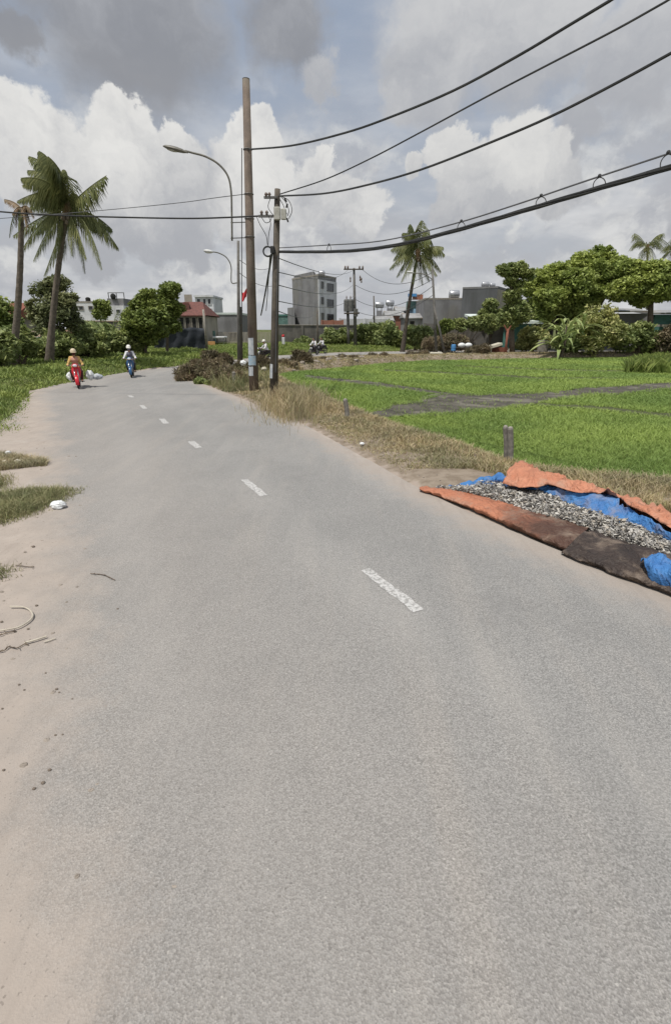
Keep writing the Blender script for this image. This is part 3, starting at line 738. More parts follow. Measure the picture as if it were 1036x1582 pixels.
def tree(name, label, cat, base, blobs, n, size, leaf, tr, group=None, trunk_mat='trunk', lean=None, sub=14, tight=.34, stems=1):
    base = Vector(base); t = thing(name, label, cat, base, group)
    pts, cl = crown_pts(blobs, int(n * 2.6), int(sub * 2.2), tight)
    np_obj('crown', leaf_quads(pts, size * .62, 1.9), 4, M[leaf], t)
    mb = MB(); cen = sum((Vector(c) for c, _ in blobs), Vector()) / len(blobs)
    low = min(c[2] - r * .6 for c, r in blobs)
    fork = base.lerp(cen, .55); fork.z = max(base.z + .3, min(low + .3, cen.z - .2)) if lean is None else lean[2]
    if lean is not None: fork = Vector(lean)
    for s_ in range(stems):
        o_ = Vector((random.uniform(-.3, .3), random.uniform(-.3, .3), 0)) * (1 if stems > 1 else 0)
        mid = base.lerp(fork, .5) + Vector((random.uniform(-.12, .12), random.uniform(-.1, .1), 0)) + o_
        mb.tube(cat_rom([base + o_ * .4 - Vector((0, 0, .15)), mid, fork + o_], 4), [tr * (1.25 - .06 * i) for i in range(9)], 8)
    for c, r in blobs:
        c = Vector(c); q = fork.lerp(c, .5) + Vector((0, 0, -.1 * r))
        mb.tube(cat_rom([fork - Vector((0, 0, .1)), q, c], 3), [tr * .62, tr * .55, tr * .48, tr * .4, tr * .33, tr * .26, tr * .2], 6)
    for q in random.sample(cl, min(len(cl), 40)):
        q = Vector(q); c = min((Vector(c) for c, _ in blobs), key=lambda z: (z - q).length)
        s0 = fork.lerp(c, random.uniform(.5, 1.0)); mb.tube([s0, s0.lerp(q, .5) + Vector((0, 0, .05)), q], [tr * .22, tr * .15, tr * .06], 5)
    obj('trunk', mb, M[trunk_mat], t, smooth=True)
    return t
def bl(*a):   # blobs from (px, py, Y, radius px)
    out = []
    for px, py, Y, r in a:
        c = P(px, py, Y); out.append((tuple(c), (P(px + r, py, Y) - c).length))
    return out
def bush(name, label, base, blobs, n, size, leaf, group=None, cat='bush', sub=12, tight=.4, elong=2.0, up=.3):
    t = thing(name, label, cat, base, group); pts, cl = crown_pts(blobs, int(n * 2.2), int(sub * 1.9), tight, .85)
    z0 = base[2]; pts = pts[pts[:, 2] > z0 - .1]
    np_obj('foliage', leaf_quads(pts, size * .72, elong, up), 4, M[leaf], t)
    mb = MB(); b = Vector(base)
    for q in random.sample(cl, min(len(cl), 16)):
        q = Vector(q); s0 = b + Vector((random.uniform(-.2, .2), random.uniform(-.2, .2), -.05)); mb.tube([s0, s0.lerp(q, .5) + Vector((0, 0, .1)), q], [.03, .022, .01], 5)
    obj('stem', mb, M['twig'], t); return t

def frond(parent, p0, p1, p2, llen, mat, nl=46, droop=.55, width=.055, wind=(0, 0, 0), name='frond'):
    """a palm frond: rachis along a curve, leaflets both sides hanging"""
    pts = bez(p0, p1, p2, 12); mb = MB(); mb.tube(pts, [.045 - .0028 * i for i in range(13)], 5)
    Wn = Vector(wind)
    for i in range(nl):
        t = .14 + .85 * i / nl; f = t * 12; k = min(int(f), 11); p = pts[k].lerp(pts[k + 1], f - k)
        tg = (pts[k + 1] - pts[k]).normalized(); sdv = tg.cross(Vector((0, 0, 1)))
        if sdv.length < .15: sdv = tg.cross(Vector((0, 1, 0)))
        sdv.normalize(); L = llen * (math.sin(math.pi * min(1, .18 + t * .82)) ** .6) * random.uniform(.75, 1.1)
        for sg in (-1, 1):
            d = (sdv * sg * (1 - droop) + tg * .55 + Vector((0, 0, -droop)) + Wn + Vector((random.uniform(-.15, .15),) * 3)).normalized()
            d2 = (d + Vector((0, 0, -.85)) + Wn * .4).normalized()
            w_ = tg * width * .5
            a = p; b = p + d * L * .5; c = b + d2 * L * .5
            mb.add([a - w_ * .6, a + w_ * .6, b + w_, b - w_, c], [(0, 1, 2, 3), (3, 2, 4)])
    return obj(name, mb, M[mat], parent)
def palm(name, label, base, top, tr, fr, leaf='palm_leaf', trunk_mat='palm_trunk', llen=.85, bow=(0, 0, 0), nuts=True, group=None, nl=46, wind=(0, 0, 0), droop=.55):
    base, top = Vector(base), Vector(top); t = thing(name, label, 'palm tree', base, group)
    pts = bez(base - Vector((0, 0, .2)), base.lerp(top, .5) + Vector(bow), top, 26); mb = MB()
    rad = [tr * (1.45 - .75 * min(1, i / 7) * .5 - .45 * i / 26) * (1.06 if i % 2 else .97) for i in range(27)]
    mb.tube(pts, rad, 10); obj('trunk', mb, M[trunk_mat], t, smooth=True)
    for f in fr:
        frond(t, top, f[0], f[1], llen, f[2] if len(f) > 2 else leaf, nl, droop=droop, wind=wind)
    if nuts:
        mb = MB()
        for i in range(11):
            a = i * 2.4; mb.ball(top + Vector((math.cos(a) * .3, math.sin(a) * .3, -.25 - .22 * (i % 3))), (.13, .13, .16), 8, 6)
        obj('coconuts', mb, M['dry_leaf'], t, smooth=True)
        mb = MB()
        for i in range(10):
            a = i * .63; mb.tube([top + Vector((math.cos(a) * .12, math.sin(a) * .12, -.35)), top + Vector((math.cos(a) * .2, math.sin(a) * .2, .15)), top + Vector((math.cos(a) * .16, math.sin(a) * .16, .5))], [.1, .09, .03], 5)
        obj('crown_shaft', mb, M['dead_frond'], t)
    return t
def fpx(c, Y, lst, dpt=None):
    """fronds seen from the photograph: (control dx,dy, tip dx,dy) in photo px about crown centre c; depth offsets spread them round the crown"""
    out = []
    for i, q in enumerate(lst):
        dy = q[4] if len(q) > 4 else random.uniform(-1.6, 1.6)
        p1 = P(c[0] + q[0], c[1] + q[1], Y + dy * .5); p2 = P(c[0] + q[2], c[1] + q[3], Y + dy)
        out.append((p1, p2) + ((q[5],) if len(q) > 5 else ()))
    return out

# ------------------------------------------------------------------ poles beside the road
b1 = G(392, 606); t1 = P(380, 123, b1.y)
axis1 = lambda k: Vector((b1.x, b1.y, -.3)).lerp(t1, k)
def pole(name, label, base, top, r0, r1, mat, group=None, n=14):
    t = thing(name, label, 'pole', base, group)
    base, top = Vector(base), Vector(top)
    obj('shaft', MB().tube([base - Vector((0, 0, .3)), base.lerp(top, .5), top], [r0, (r0 + r1) / 2, r1], n), M[mat], t, smooth=True)
    return t
def at_py(base, top, py):
    """point on a leaning pole at photo row py"""
    base, top = Vector(base), Vector(top); lo, hi = 0, 1
    pit = PITCH
    def row(p):
        y = p.y * math.cos(pit) - (p.z - CAM_H) * math.sin(pit); v = p.y * math.sin(pit) + (p.z - CAM_H) * math.cos(pit)
        return 791 - F_PX * v / y
    for _ in range(40):
        m_ = (lo + hi) / 2
        if row(base.lerp(top, m_)) > py: lo = m_
        else: hi = m_
    return base.lerp(top, lo)
p1 = pole('utility_pole', 'tallest brown concrete pole at the road edge with papers pasted near its foot', b1, t1, .21, .128, 'pole_brown')
# pasted notices, clamps, step bolts
def wrap(parent, name, base, top, py0, py1, r, a0, a1, mat):
    A, B = at_py(base, top, py0), at_py(base, top, py1); rows = []
    for i in range(7):
        q = A.lerp(B, i / 6); rr_ = r(q); rows.append([q + Vector((math.sin(a) * rr_, -math.cos(a) * rr_, random.uniform(-.01, .01))) for a in np.linspace(a0, a1, 9)])
    mb = MB().loft(rows); return obj(name, mb, M[mat], parent)
rp1 = lambda q: .21 + (.128 - .21) * ((q.z + .3) / (t1.z + .3)) + .006
wrap(p1, 'notice', b1, t1, 522, 548, rp1, -.9, .35, 'paper')
wrap(p1, 'notice', b1, t1, 549, 564, rp1, -1.0, .75, 'paper_blue')
wrap(p1, 'notice', b1, t1, 566, 580, rp1, -.9, .15, 'paper')
for py in (231, 300, 338, 366):
    q = at_py(b1, t1, py); obj('clamp', MB().ring(q, rp1(q) + .008, .014, n=16, k=6), M['metal'], p1)
obj('top_cap', MB().lathe([(.128, 0), (.131, .02), (.09, .035)], t1, 12), M['pole_dark'], p1)
# conduit down the left side of the tall pole
cp = [P(373.5, y, b1.y - .02) for y in (229, 300, 360, 440, 500)]
tag(obj('conduit_cable', MB().tube(cp, .016, 6), M['cable'], base=tuple(cp[-1])), 'thin black cable running down just left of the tallest brown pole', 'cable')
# street lamp held on brackets to the tall pole
lb = P(358.5, 372, b1.y); lt = thing('street_lamp', 'large grey street lamp with long curved arm bracketed to the tallest pole', 'street lamp', lb)
arm = cat_rom([P(*q, b1.y) for q in ((358.5, 372), (358, 330), (357, 296), (352, 272), (338, 254), (318, 242), (297, 236), (286, 233))], 5)
obj('arm', MB().tube(arm, .035, 8), M['lamp_grey'], lt, smooth=True)
hd = P(270, 231.5, b1.y); hv = (P(252, 226, b1.y) - P(290, 236, b1.y)); hl = hv.length
mrot = hv.to_track_quat('X', 'Z').to_matrix()
mm = Matrix.Translation(P(290, 236, b1.y)) @ mrot.to_4x4()
mb = MB(); prof = [(0, .04), (.08, .05), (.2, .095), (.45, .125), (.7, .12), (.9, .085), (1, .03)]
rows = [[mm @ Vector((u * hl, math.cos(a) * w_ * 1.15, max(math.sin(a), -.45) * w_ * .72)) for a in np.linspace(0, 2 * math.pi, 15)] for u, w_ in prof]
mb.loft(rows); mb.add(rows[0][:-1], [tuple(range(14))]); mb.add(rows[-1][:-1], [tuple(range(13, -1, -1))])
lh = obj('lamp_head', mb, M['lamp_grey'], lt, smooth=True)
obj('lens', MB().ball(mm @ Vector((hl * .62, 0, -.052)), (.2, .095, .035), 12, 6, m=mrot), M['box_grey'], lh, smooth=True)
for py in (343, 367):
    q = at_py(b1, t1, py); a = P(358.5, py + 1, b1.y)
    obj('bracket', MB().tube([a + Vector((-.05, 0, 0)), q], .018, 6), M['metal'], lt)
    
# second, shorter dark pole with its fittings
b2 = G(422, 622); t2 = P(428.5, 292, b2.y)
p2 = pole('utility_pole', 'shorter dark wooden looking pole crowded with fittings right of the tall brown one', b2, t2, .155, .088, 'pole_dark')
r2 = lambda q: .155 + (.088 - .155) * ((q.z + .3) / (t2.z + .3)) + .005
wrap(p2, 'notice', b2, t2, 562, 584, r2, -1.1, -.2, 'paper')
Y2 = b2.y
arm_ = obj('crossarm', MB().box(P(418, 305, Y2 - .1), ((P(436, 304, Y2) - P(410, 304, Y2)).length * .8, .07, .07), bev=.008), M['metal'], p2)
for px in (411, 416):
    obj('insulator', MB().lathe([(.02, -.06), (.05, -.05), (.03, -.02), (.055, 0), (.04, .05), (.015, .07)], P(px, 301, Y2 - .1), 10), M['ceramic'], p2, smooth=True)
arm_ = obj('crossarm', MB().box(P(414, 334, Y2 - .1), (.62, .07, .07), bev=.008), M['metal'], p2)
for px in (404, 412):
    obj('insulator', MB().lathe([(.02, -.06), (.05, -.05), (.03, -.02), (.055, 0), (.04, .05), (.015, .07)], P(px, 329, Y2 - .1), 10), M['ceramic'], p2, smooth=True)
for (px, py, sx, sz) in ((428, 330, .2, .36), (438, 331, .17, .3)):
    bx_ = obj('junction_box', MB().box(P(px, py, Y2 - .19), (sx, .14, sz), bev=.02), M['box_grey'], p2)
    obj('box_lid', MB().box(P(px, py, Y2 - .267), (sx * .86, .012, sz * .86), bev=.004), M['box_grey'], bx_)
for (px, py) in ((443, 318), (441, 309), (444, 340)):
    obj('fuse_clamp', MB().box(P(px, py, Y2 - .1), (.05, .06, .12), ry=random.uniform(-.5, .5), bev=.01), M['cable'], p2)
mb = MB()
for pts in (((433, 303), (441, 312), (446, 325), (444, 334)), ((434, 303), (446, 310), (451, 325), (446, 338)), ((431, 306), (437, 316), (440, 324), (443, 331)),
            ((418, 305), (414, 318), (417, 326), (425, 336)), ((415, 334), (418, 346), (415, 362), (414, 380)), ((396, 334), (402, 348), (411, 364), (413, 378)), ((404, 336), (410, 344), (417, 342), (420, 334))):
    mb.tube(cat_rom([P(a, b, Y2 - .14) for a, b in pts], 4), .011, 5)
obj('jumper_wires', mb, M['cable'], p2)
mb = MB()
for k in range(5):
    mb.ring(P(413.5, 388.5, Y2 - .12 - .025 * k), .15 + random.uniform(-.02, .02), .016, m=Matrix.Rotation(R(90) + random.uniform(-.2, .2), 3, 'X'), n=22, k=6)
tag(obj('cable_coil', mb, M['cable'], base=tuple(P(413, 388, Y2))), 'small coil of black cable hung on the shorter dark pole', 'cable coil')
mb = MB().box(P(421, 386, Y2 - .13), (.14, .14, .22), bev=.02)
obj('splice_box', mb, M['cable'], p2)
# stay cables running down and back from the shorter pole
far_st = G(404, 500, 0) if False else P(402, 492, 30)
for i, (a, b, r_) in enumerate((((420, 392, Y2), (403, 487, 30), .035), ((417, 395, Y2), (411, 480, 26), .018))):
    A, B = P(*a), P(*b); mid = A.lerp(B, .5) + Vector((0, 0, -.12))
    tag(obj('hanging_cable', MB().tube(bez(A, mid, B, 10), r_, 6), M['cable'], base=tuple(B)), ('thick dark cable bundle slanting down behind the shorter pole', 'thinner cable slanting down close beside the thick slanting bundle')[i], 'cable')
cpt = [P(419, y, Y2 - .17) for y in (396, 450, 520, 590)]; cpt = [at_py(b2, t2, y) + Vector((.07, -.13, 0)) for y in (396, 450, 520, 575)]
tag(obj('ground_cable', MB().tube(cpt, .014, 6), M['cable_lt'], base=tuple(cpt[-1])), 'thin grey earth wire fixed down the face of the shorter dark pole', 'cable')

# the wires overhead, each in the vertical plane towards the next pole behind the camera
A1, A2 = (b1.x + .25, b1.y), (t2.x, b2.y); B1_, B2_ = (13.3, -3.0), (12.8, -3.2)
def wire(label, pix, A, B, r, ext, mat='cable', group='cables overhead crossing from the poles to the upper right'):
    pts = cat_rom([V(a, b, A, B) for a, b in pix], 5)
    d = (pts[-1] - pts[-4]).normalized()
    for k in range(1, 5): pts.append(pts[-1] + Vector((d.x, d.y, d.z + .04 * k)) * ext)
    return tag(obj('overhead_cable', MB().tube(pts, r, 6), M[mat], base=tuple(pts[0])), label, 'cable', group)
wire('uppermost overhead cable, tied to the tallest brown pole', [(383, 231), (450, 225), (530, 206), (600, 182), (700, 140), (800, 86), (880, 38), (940, 2)], A1, B1_, .027, 1.5)
wire('thinner overhead cable, second down from the uppermost one', [(432, 300), (500, 278), (570, 246), (650, 204), (750, 150), (850, 98), (950, 46), (1025, 4)], A2, B2_, .017, 1.2)
wire('overhead cable third down, level where it leaves the top crossarm of the shorter pole', [(428, 303), (500, 299), (570, 285), (650, 262), (750, 223), (850, 180), (950, 129), (1036, 82)], A2, B2_, .023, 1.2)
wire('slim support wire just above the thick cable bundle', [(430, 383), (500, 379), (590, 372), (700, 346), (800, 315), (900, 281), (1036, 236)], A2, B2_, .014, 1.2, 'cable_lt')
tb_pix = [(428, 389), (500, 389), (560, 386), (620, 377), (700, 357), (800, 328), (900, 298), (1036, 258)]
mbp = cat_rom([V(a, b, A2, B2_) for a, b in tb_pix], 6)
d_ = (mbp[-1] - mbp[-4]).normalized()
for k in range(1, 5): mbp.append(mbp[-1] + d_ * 1.2)
mb = MB()
for k in range(5):
    off = [Vector((math.cos(k * 1.26 + i * .35) * .022, 0, math.sin(k * 1.26 + i * .35) * .026)) for i in range(len(mbp))]
    mb.tube([p + o_ for p, o_ in zip(mbp, off)], .017, 6)
tag(obj('cable_bundle', mb, M['cable'], base=tuple(mbp[0])), 'thickest twisted bundle of black cables sagging below all the others', 'cable bundle')
for i, (px, py, pb) in enumerate(((508, 379, 388), (712, 343, 354), (835, 304, 317), (925, 274, 290), (1031, 238, 259))):
    q = V(px, py, A2, B2_); q2 = V(px, pb, A2, B2_); hgt = q.z - q2.z; dd = Vector((A2[0] - B2_[0], A2[1] - B2_[1], 0)).normalized()
    mb = MB()
    for sg in (-1, 1):
        mb.tube(bez(q, q + dd * sg * .12 + Vector((0, 0, -hgt * .2)), q2 + dd * sg * .10 + Vector((0, 0, .0)), 6), .008, 5)
    mb.ball(q + Vector((0, 0, .02)), .03, 8, 6)
    tag(obj('cable_hanger', mb, M['cable'], base=tuple(q)), ('cable hanger nearest the shorter pole on the support wire', 'cable hanger just right of the middle palm tree on the support wire', 'wire loop cable hanger above the middle of the thick bundle',
        'thin open cable hanger between two darker ones towards the right', 'rightmost dark cable hanger at the right picture edge')[i], 'cable hanger', 'hangers between support wire and thick bundle')
# wires going left over the road and away
def wire3(label, pts, r, mat='cable', group=None, sag=0):
    pts = [Vector(p) for p in pts]
    if len(pts) == 2: pts = bez(pts[0], pts[0].lerp(pts[1], .5) + Vector((0, 0, -2 * sag)), pts[1], 14)
    else: pts = cat_rom(pts, 6)
    return tag(obj('service_wire', MB().tube(pts, r, 5), M[mat], base=tuple(pts[0])), label, 'cable', group)
LW = (-30, 21)
wire3('dark cable crossing the road to the left in front of the coconut crown', [V(a, b, A2, LW) for a, b in ((418, 333), (350, 336), (290, 337.5), (200, 336), (100, 333), (0, 327), (-160, 310))], .026)
wire3('faint thin wire rising from the left palm to the tallest pole', [V(a, b, A1, (-30, 30)) for a, b in ((378, 300), (330, 306), (280, 313), (180, 323), (60, 333), (-100, 345))], .013, 'cable_lt')

# ------------------------------------------------------------------ poles and lamps farther along the bend
YT = 36.0
bt = P(369.5, 573, YT); bt.z = gz(bt.x, bt.y); tt_ = P(368, 372, YT)
pt = pole('lamp_pole', 'thin grey lamp pole standing behind the tallest brown one', bt, tt_, .13, .085, 'pole_grey')
sp = pole('stub_pole', 'short thick pole lashed behind the thin grey lamp pole', P(371.5, 572, YT + .3) * 1.0, P(371, 474, YT + .3), .17, .15, 'pole_dark')
obj('strap', MB().ring(P(371, 500, YT + .3), .17, .02, n=14), M['metal'], sp); obj('strap', MB().ring(P(371, 480, YT + .3), .165, .02, n=14), M['metal'], sp)
def far_lamp(label, attach, pts, Y, head, headlen, mat='lamp_white', r=.035):
    t = thing('street_lamp', label, 'street lamp', P(*attach, Y))
    obj('arm', MB().tube(cat_rom([P(a, b, Y) for a, b in pts], 4), r, 6), M['lamp_grey'], t)
    c = P(*head, Y); m3 = Matrix.Rotation(R(8), 3, 'Y'); h_ = obj('lamp_head', MB().ball(c, (headlen, .16, .11), 12, 7, m=m3), M[mat], t, smooth=True)
    obj('lens', MB().ball(c + Vector((-.05, 0, -.06)), (headlen * .6, .1, .06), 10, 6, m=m3), M['lens'], h_, smooth=True)
    return t
far_lamp('small pale street lamp just below and behind the large grey one', (366, 437), ((366, 437), (357.5, 436), (357, 412), (350, 398), (338, 391), (328, 389)), YT, (322, 388.3), .33)
# a small red flag tied to the thin pole
fb = P(373.5, 470, YT - .2); fl = thing('flag', 'small red flag hanging between the thin grey pole and the tallest pole', 'flag', fb)
rows = []
for i in range(9):
    u = i / 8; rows.append([P(373 + 9 * u - 1.5 * u * v_ / 6, 450 + 3 * math.sin(u * 5) + v_ * 2.3 - u * 2, YT - .2 + .12 * math.sin(u * 7 + v_ * .5)) for v_ in range(7)])
obj('cloth', MB().loft(rows), M['red_cloth'], fl, smooth=True); obj('staff', MB().tube([P(373, 447, YT - .2), P(374, 480, YT - .2)], .02, 6), M['pole_grey'], fl)

YX = 66.0
bx = P(549, 532, YX); tx = P(546.5, 414, YX)
px_ = thing('transformer_pole', 'far utility pole with a crossarm on top and grey transformers halfway', 'pole', bx)
obj('shaft', MB().tube([bx - Vector((0, 0, .6)), tx], [.24, .13], 10), M['pole_grey'], px_, smooth=True)
obj('shaft', MB().tube([P(538.5, 532, YX) - Vector((0, 0, .6)), P(537, 480, YX)], [.2, .17], 10), M['pole_grey'], px_, smooth=True)
obj('crossarm', MB().box(P(546, 416, YX - .2), (2.4, .14, .14), bev=.02), M['pole_dark'], px_)
for q in (533, 537, 555, 560): obj('insulator', MB().lathe([(.05, -.1), (.12, -.05), (.08, .05), (.13, .1), (.04, .25)], P(q, 414, YX - .2), 8), M['ceramic'], px_)
for q, yy in ((541, 432), (556, 430), (558, 433)): obj('insulator', MB().lathe([(.04, -.3), (.1, -.2), (.06, 0), (.1, .15), (.04, .3)], P(q, yy, YX - .25), 8), M['ceramic'], px_)
for q, s_ in ((535, .8), (541, .9)):
    tk = obj('transformer', MB().lathe([(.36 * s_, -.7), (.42 * s_, -.65), (.42 * s_, .55), (.34 * s_, .7)], P(q, 472, YX - .45), 14), M['box_grey'] if False else M['metal'], px_, smooth=False)
    obj('bushing', MB().lathe([(.08, 0), (.05, .1), (.08, .2), (.03, .4)], P(q, 472, YX - .45) + Vector((0, 0, .7)), 8), M['ceramic'], tk)
obj('platform', MB().box(P(543, 484, YX - .3), (1.9, .9, .16), bev=.02), M['pole_dark'], px_)
obj('switch_box', MB().box(P(549, 483, YX - .5), (.55, .4, .9), bev=.03), M['metal'], px_)
pole('utility_pole', 'thin pole left of the transformer pole, in front of the tall grey house', P(491, 541, 60), P(490, 480, 60), .11, .09, 'pole_dark')
pole('utility_pole', 'thin distant pole right of the transformer pole', P(578, 505, 82), P(577, 457, 82), .12, .09, 'pole_dark')
# lamp pole at the far end of the field with a leaning prop
YL = 55.0
bl_ = P(674, 548, YL); tl_ = P(667.5, 415, YL)
pl = pole('lamp_pole', 'far grey pole carrying a white lamp in front of the middle palm tree', bl_, tl_, .16, .1, 'pole_grey')
pr = pole('prop_pole', 'leaning prop set against the far grey lamp pole', P(688, 549, YL - .1), P(669, 470, YL - .1), .13, .1, 'pole_grey')
far_lamp('white street lamp reaching left from the far grey pole by the middle palm', (667, 424), ((667.5, 432), (658, 425), (648, 422.5), (639, 422)), YL, (633.5, 420.5), .38, r=.045)
for i, (a, b, s_) in enumerate(((P(428, 398, Y2), P(546, 417, YX), .5), (P(428, 420, Y2), P(537, 417, YX), .55), (P(428, 440, Y2), P(545, 440, YX), .6), (P(428, 465, Y2), P(545, 458, YX), .6), (P(428, 480, Y2), P(490, 482, 60), .4))):
    wire3(('topmost faint wire from the shorter pole to the transformer pole', 'second faint wire from the shorter pole to the transformer crossarm', 'middle faint wire from the shorter pole to the transformer insulators', 'lower faint wire from the shorter pole to the transformers', 'lowest faint wire from the shorter pole to the thin far pole')[i],
          (a, b), .016, 'cable_lt', 'thin wires from the shorter pole to the far poles', s_)
for i, (a, b, s_) in enumerate(((P(560, 417, YX), P(667, 421, YL), 1.3), (P(548, 440, YX), P(667, 432, YL), 1.2), (P(548, 462, YX), P(668, 442, YL), 1.4), (P(548, 480, YX), P(668, 456, YL), 1.2))):
    wire3(('topmost faint wire from the transformer crossarm to the far lamp pole', 'second faint wire from the transformer pole to the far lamp pole', 'third faint wire sagging from the transformer pole to the far lamp pole', 'lowest faint wire from the transformers to the far lamp pole')[i],
          (a, b), .028, 'cable_lt', 'thin wires between transformer pole and far lamp pole', s_)
for i, (a, b) in enumerate(((P(368, 400, YT), P(414, 415, 50)), (P(368, 420, YT), P(420, 442, 50)))):
    wire3(('upper faint wire passing behind the tallest pole', 'lower faint wire passing behind the tallest pole')[i], (a, b), .02, 'cable_lt', None, .3)

# ------------------------------------------------------------------ short roadside posts
def marker_post(label, px, py, pyt, r, group=None, lean=(0, 0), bands=False, name='roadside_post', mat='post_grey'):
    b = G(px, py); b.z = gz(b.x, b.y); tp = P(px + lean[0], pyt, b.y)
    t = thing(name, label, 'post', b, group)
    mb = MB().tube([b - Vector((0, 0, .2)), b.lerp(tp, .5), tp - Vector((0, 0, .03)), tp], [r * 1.03, r, r * .97, r * .8], 12)
    o_ = obj('shaft', mb, M[mat], t, smooth=False)
    obj('top', MB().lathe([(r * .8, 0), (r * .6, .02), (.01, .028)], tp, 12), M['concrete'], t)
    return t
marker_post('left one of the two grey concrete posts standing together in the grass', 783.5, 712, 659, .052, 'pair of concrete posts', (-3, 0))
marker_post('right, slightly shorter one of the two grey concrete posts in the grass', 789, 714, 661, .058, 'pair of concrete posts', (-1, 0))
marker_post('lone grey concrete post leaning at the edge of the dark mud', 537.5, 647, 617, .07, None, (-4.5, 0))
marker_post('small weathered post in front of the dry bushes by the bend', 362.5, 597, 575, .085, None, (-1.5, 0))
# red capped kilometre stone
ms = P(437.5, 536, 64); ms.z = gz(ms.x, ms.y); t = thing('milestone', 'small white stone with red top in the grass beside the far wall', 'milestone', ms)
obj('base', MB().box(ms + Vector((.05, 0, .45)), (.34, .3, 1.0), bev=.03), M['white_wall'], t)
obj('cap', MB().box(ms + Vector((.03, 0, 1.12)), (.34, .31, .34), bev=.1), M['red_cloth'], t)
# ------------------------------------------------------------------ tarpaulin with scraps spread to dry
def tarp_line(pix, zs, n=110):
    pts = [G(px, py, z) for (px, py), z in zip(pix, zs)]
    pts = cat_rom(pts, 12); d = [0]
    for i in range(1, len(pts)): d.append(d[-1] + (pts[i] - pts[i - 1]).length)
    tt = np.linspace(0, d[-1], n); return [Vector((np.interp(q, d, [p.x for p in pts]), np.interp(q, d, [p.y for p in pts]), np.interp(q, d, [p.z for p in pts]))) for q in tt]
def noise3(p, sc, seed=0):
    from mathutils import noise as mn
    return mn.noise(Vector((p.x * sc + seed * 7.3, p.y * sc, p.z * sc)))
def sheet(name, lines, sub, mat, parent, wr=.02, sc=6, seed=0, thick=.008):
    """smooth sheet through the given lines, with wrinkles"""
    n = len(lines[0]); rows = []
    for i in range(n):
        col = cat_rom([l[i] for l in lines], sub); rr_ = []
        for j, p in enumerate(col):
            rg = lambda f, sd_: max(0.0, 1 - 2.6 * abs(noise3(p, f, sd_))) ** 1.5
            k = noise3(p, sc, seed) * wr * .8 + noise3(p, sc * 2.7, seed + 3) * wr * .45 + wr * (1.0 * rg(sc * .8, seed + 9) + .55 * rg(sc * 2.1, seed + 5) - .45)
            rr_.append(p + Vector((noise3(p, sc * .9, seed + 15) * wr * .8, noise3(p, sc * .9, seed + 17) * wr * .8, k if j > 0 else max(k * .2, 0))))
        rows.append(rr_)
    o = obj(name, MB().loft(rows), mat, parent, smooth=True)
    md = o.modifiers.new('thickness', 'SOLIDIFY'); md.thickness = thick * .5; md.offset = 0
    return o
def tarp_mat(name, a, b, dirt=None, lo=0, hi=1, axis_scale=1.0):
    m, t, bs, o = new_mat(name); co = t.n('ShaderNodeTexCoord').outputs['Object']
    n = t.noise(co, 5, 6, .6).outputs[0]; col = t.mix(t.sstep(n, .3, .7), a + (1,), b + (1,))
    if dirt:
        # mud stain that grows along the sheet towards its wet end
        sp_ = t.n('ShaderNodeSeparateXYZ', i_0=co); al = t.m('SUBTRACT', sp_.outputs['X'], t.m('MULTIPLY', sp_.outputs['Y'], 1.0))
        f = t.sstep(t.m('ADD', al, t.m('MULTIPLY', t.m('SUBTRACT', t.noise(co, 3, 6, .65).outputs[0], .5), 2.2)), lo, hi)
        col = t.mix(f, col, dirt + (1,))
    t.nt.links.new(col, bs.inputs['Base Color']); bs.inputs['Roughness'].default_value = .6; bs.inputs['Specular IOR Level'].default_value = .3
    bn = t.n('ShaderNodeBump'); bn.inputs['Strength'].default_value = .75; bn.inputs['Distance'].default_value = .045
    dn = t.noise(co, 2.2, 7, .7, .4).outputs[0]; col = t.mix(t.m('MULTIPLY', t.sstep(dn, .48, .7), .5), col, (.33, .26, .2, 1)); t.nt.links.new(col, bs.inputs['Base Color'])
    rd = lambda sc_, d_: t.m('ABSOLUTE', t.m('SUBTRACT', t.noise(co, sc_, 3, .5, d_).outputs[0], .5))
    hh_ = t.m('ADD', t.m('MULTIPLY', rd(5, 1.0), -3.0), t.m('MULTIPLY', rd(13, .6), -1.3))
    t.nt.links.new(t.m('ADD', hh_, t.m('MULTIPLY', t.noise(co, 40, 4, .6).outputs[0], .2)), bn.inputs['Height']); t.nt.links.new(bn.outputs[0], bs.inputs['Normal'])
    return m
M['tarp_orange'] = tarp_mat('tarp_orange', (.52, .235, .145), (.43, .175, .105))
M['tarp_front'] = tarp_mat('tarp_front', (.46, .19, .11), (.36, .14, .08), (.085, .045, .032), -.2, 1.5)
M['tarp_blue'] = tarp_mat('tarp_blue', (.06, .2, .46), (.045, .15, .38))
M['tarp_black'] = tarp_mat('tarp_black', (.034, .026, .023), (.052, .038, .032))
tb = G(760, 790); tp_ = thing('tarpaulin', 'orange and blue tarpaulin spread at the road edge with its sides turned up', 'tarpaulin', tb)
Lc = tarp_line([(648, 757), (690, 772), (740, 792), (800, 820), (850, 841), (895, 858)], [.012] * 6)
Lb = tarp_line([(648, 755), (692, 768), (742, 787), (801, 813), (852, 833), (898, 848)], [.06, .07, .08, .08, .08, .08])
La = tarp_line([(650, 752), (692, 757), (744, 776), (803, 796), (858, 811), (903, 823)], [.05, .09, .11, .12, .12, .12])
Li = tarp_line([(655, 752), (698, 754), (752, 768), (811, 787), (866, 802), (911, 814)], [.03, .06, .07, .07, .07, .07])
Lj = tarp_line([(660, 753), (703, 755), (756, 770), (815, 790), (870, 804), (915, 817)], [.01, .015, .015, .015, .015, .015])
sheet('front_flap', [Lc, Lb, La, Li, Lj], 5, M['tarp_front'], tp_, .026, 5, 1)
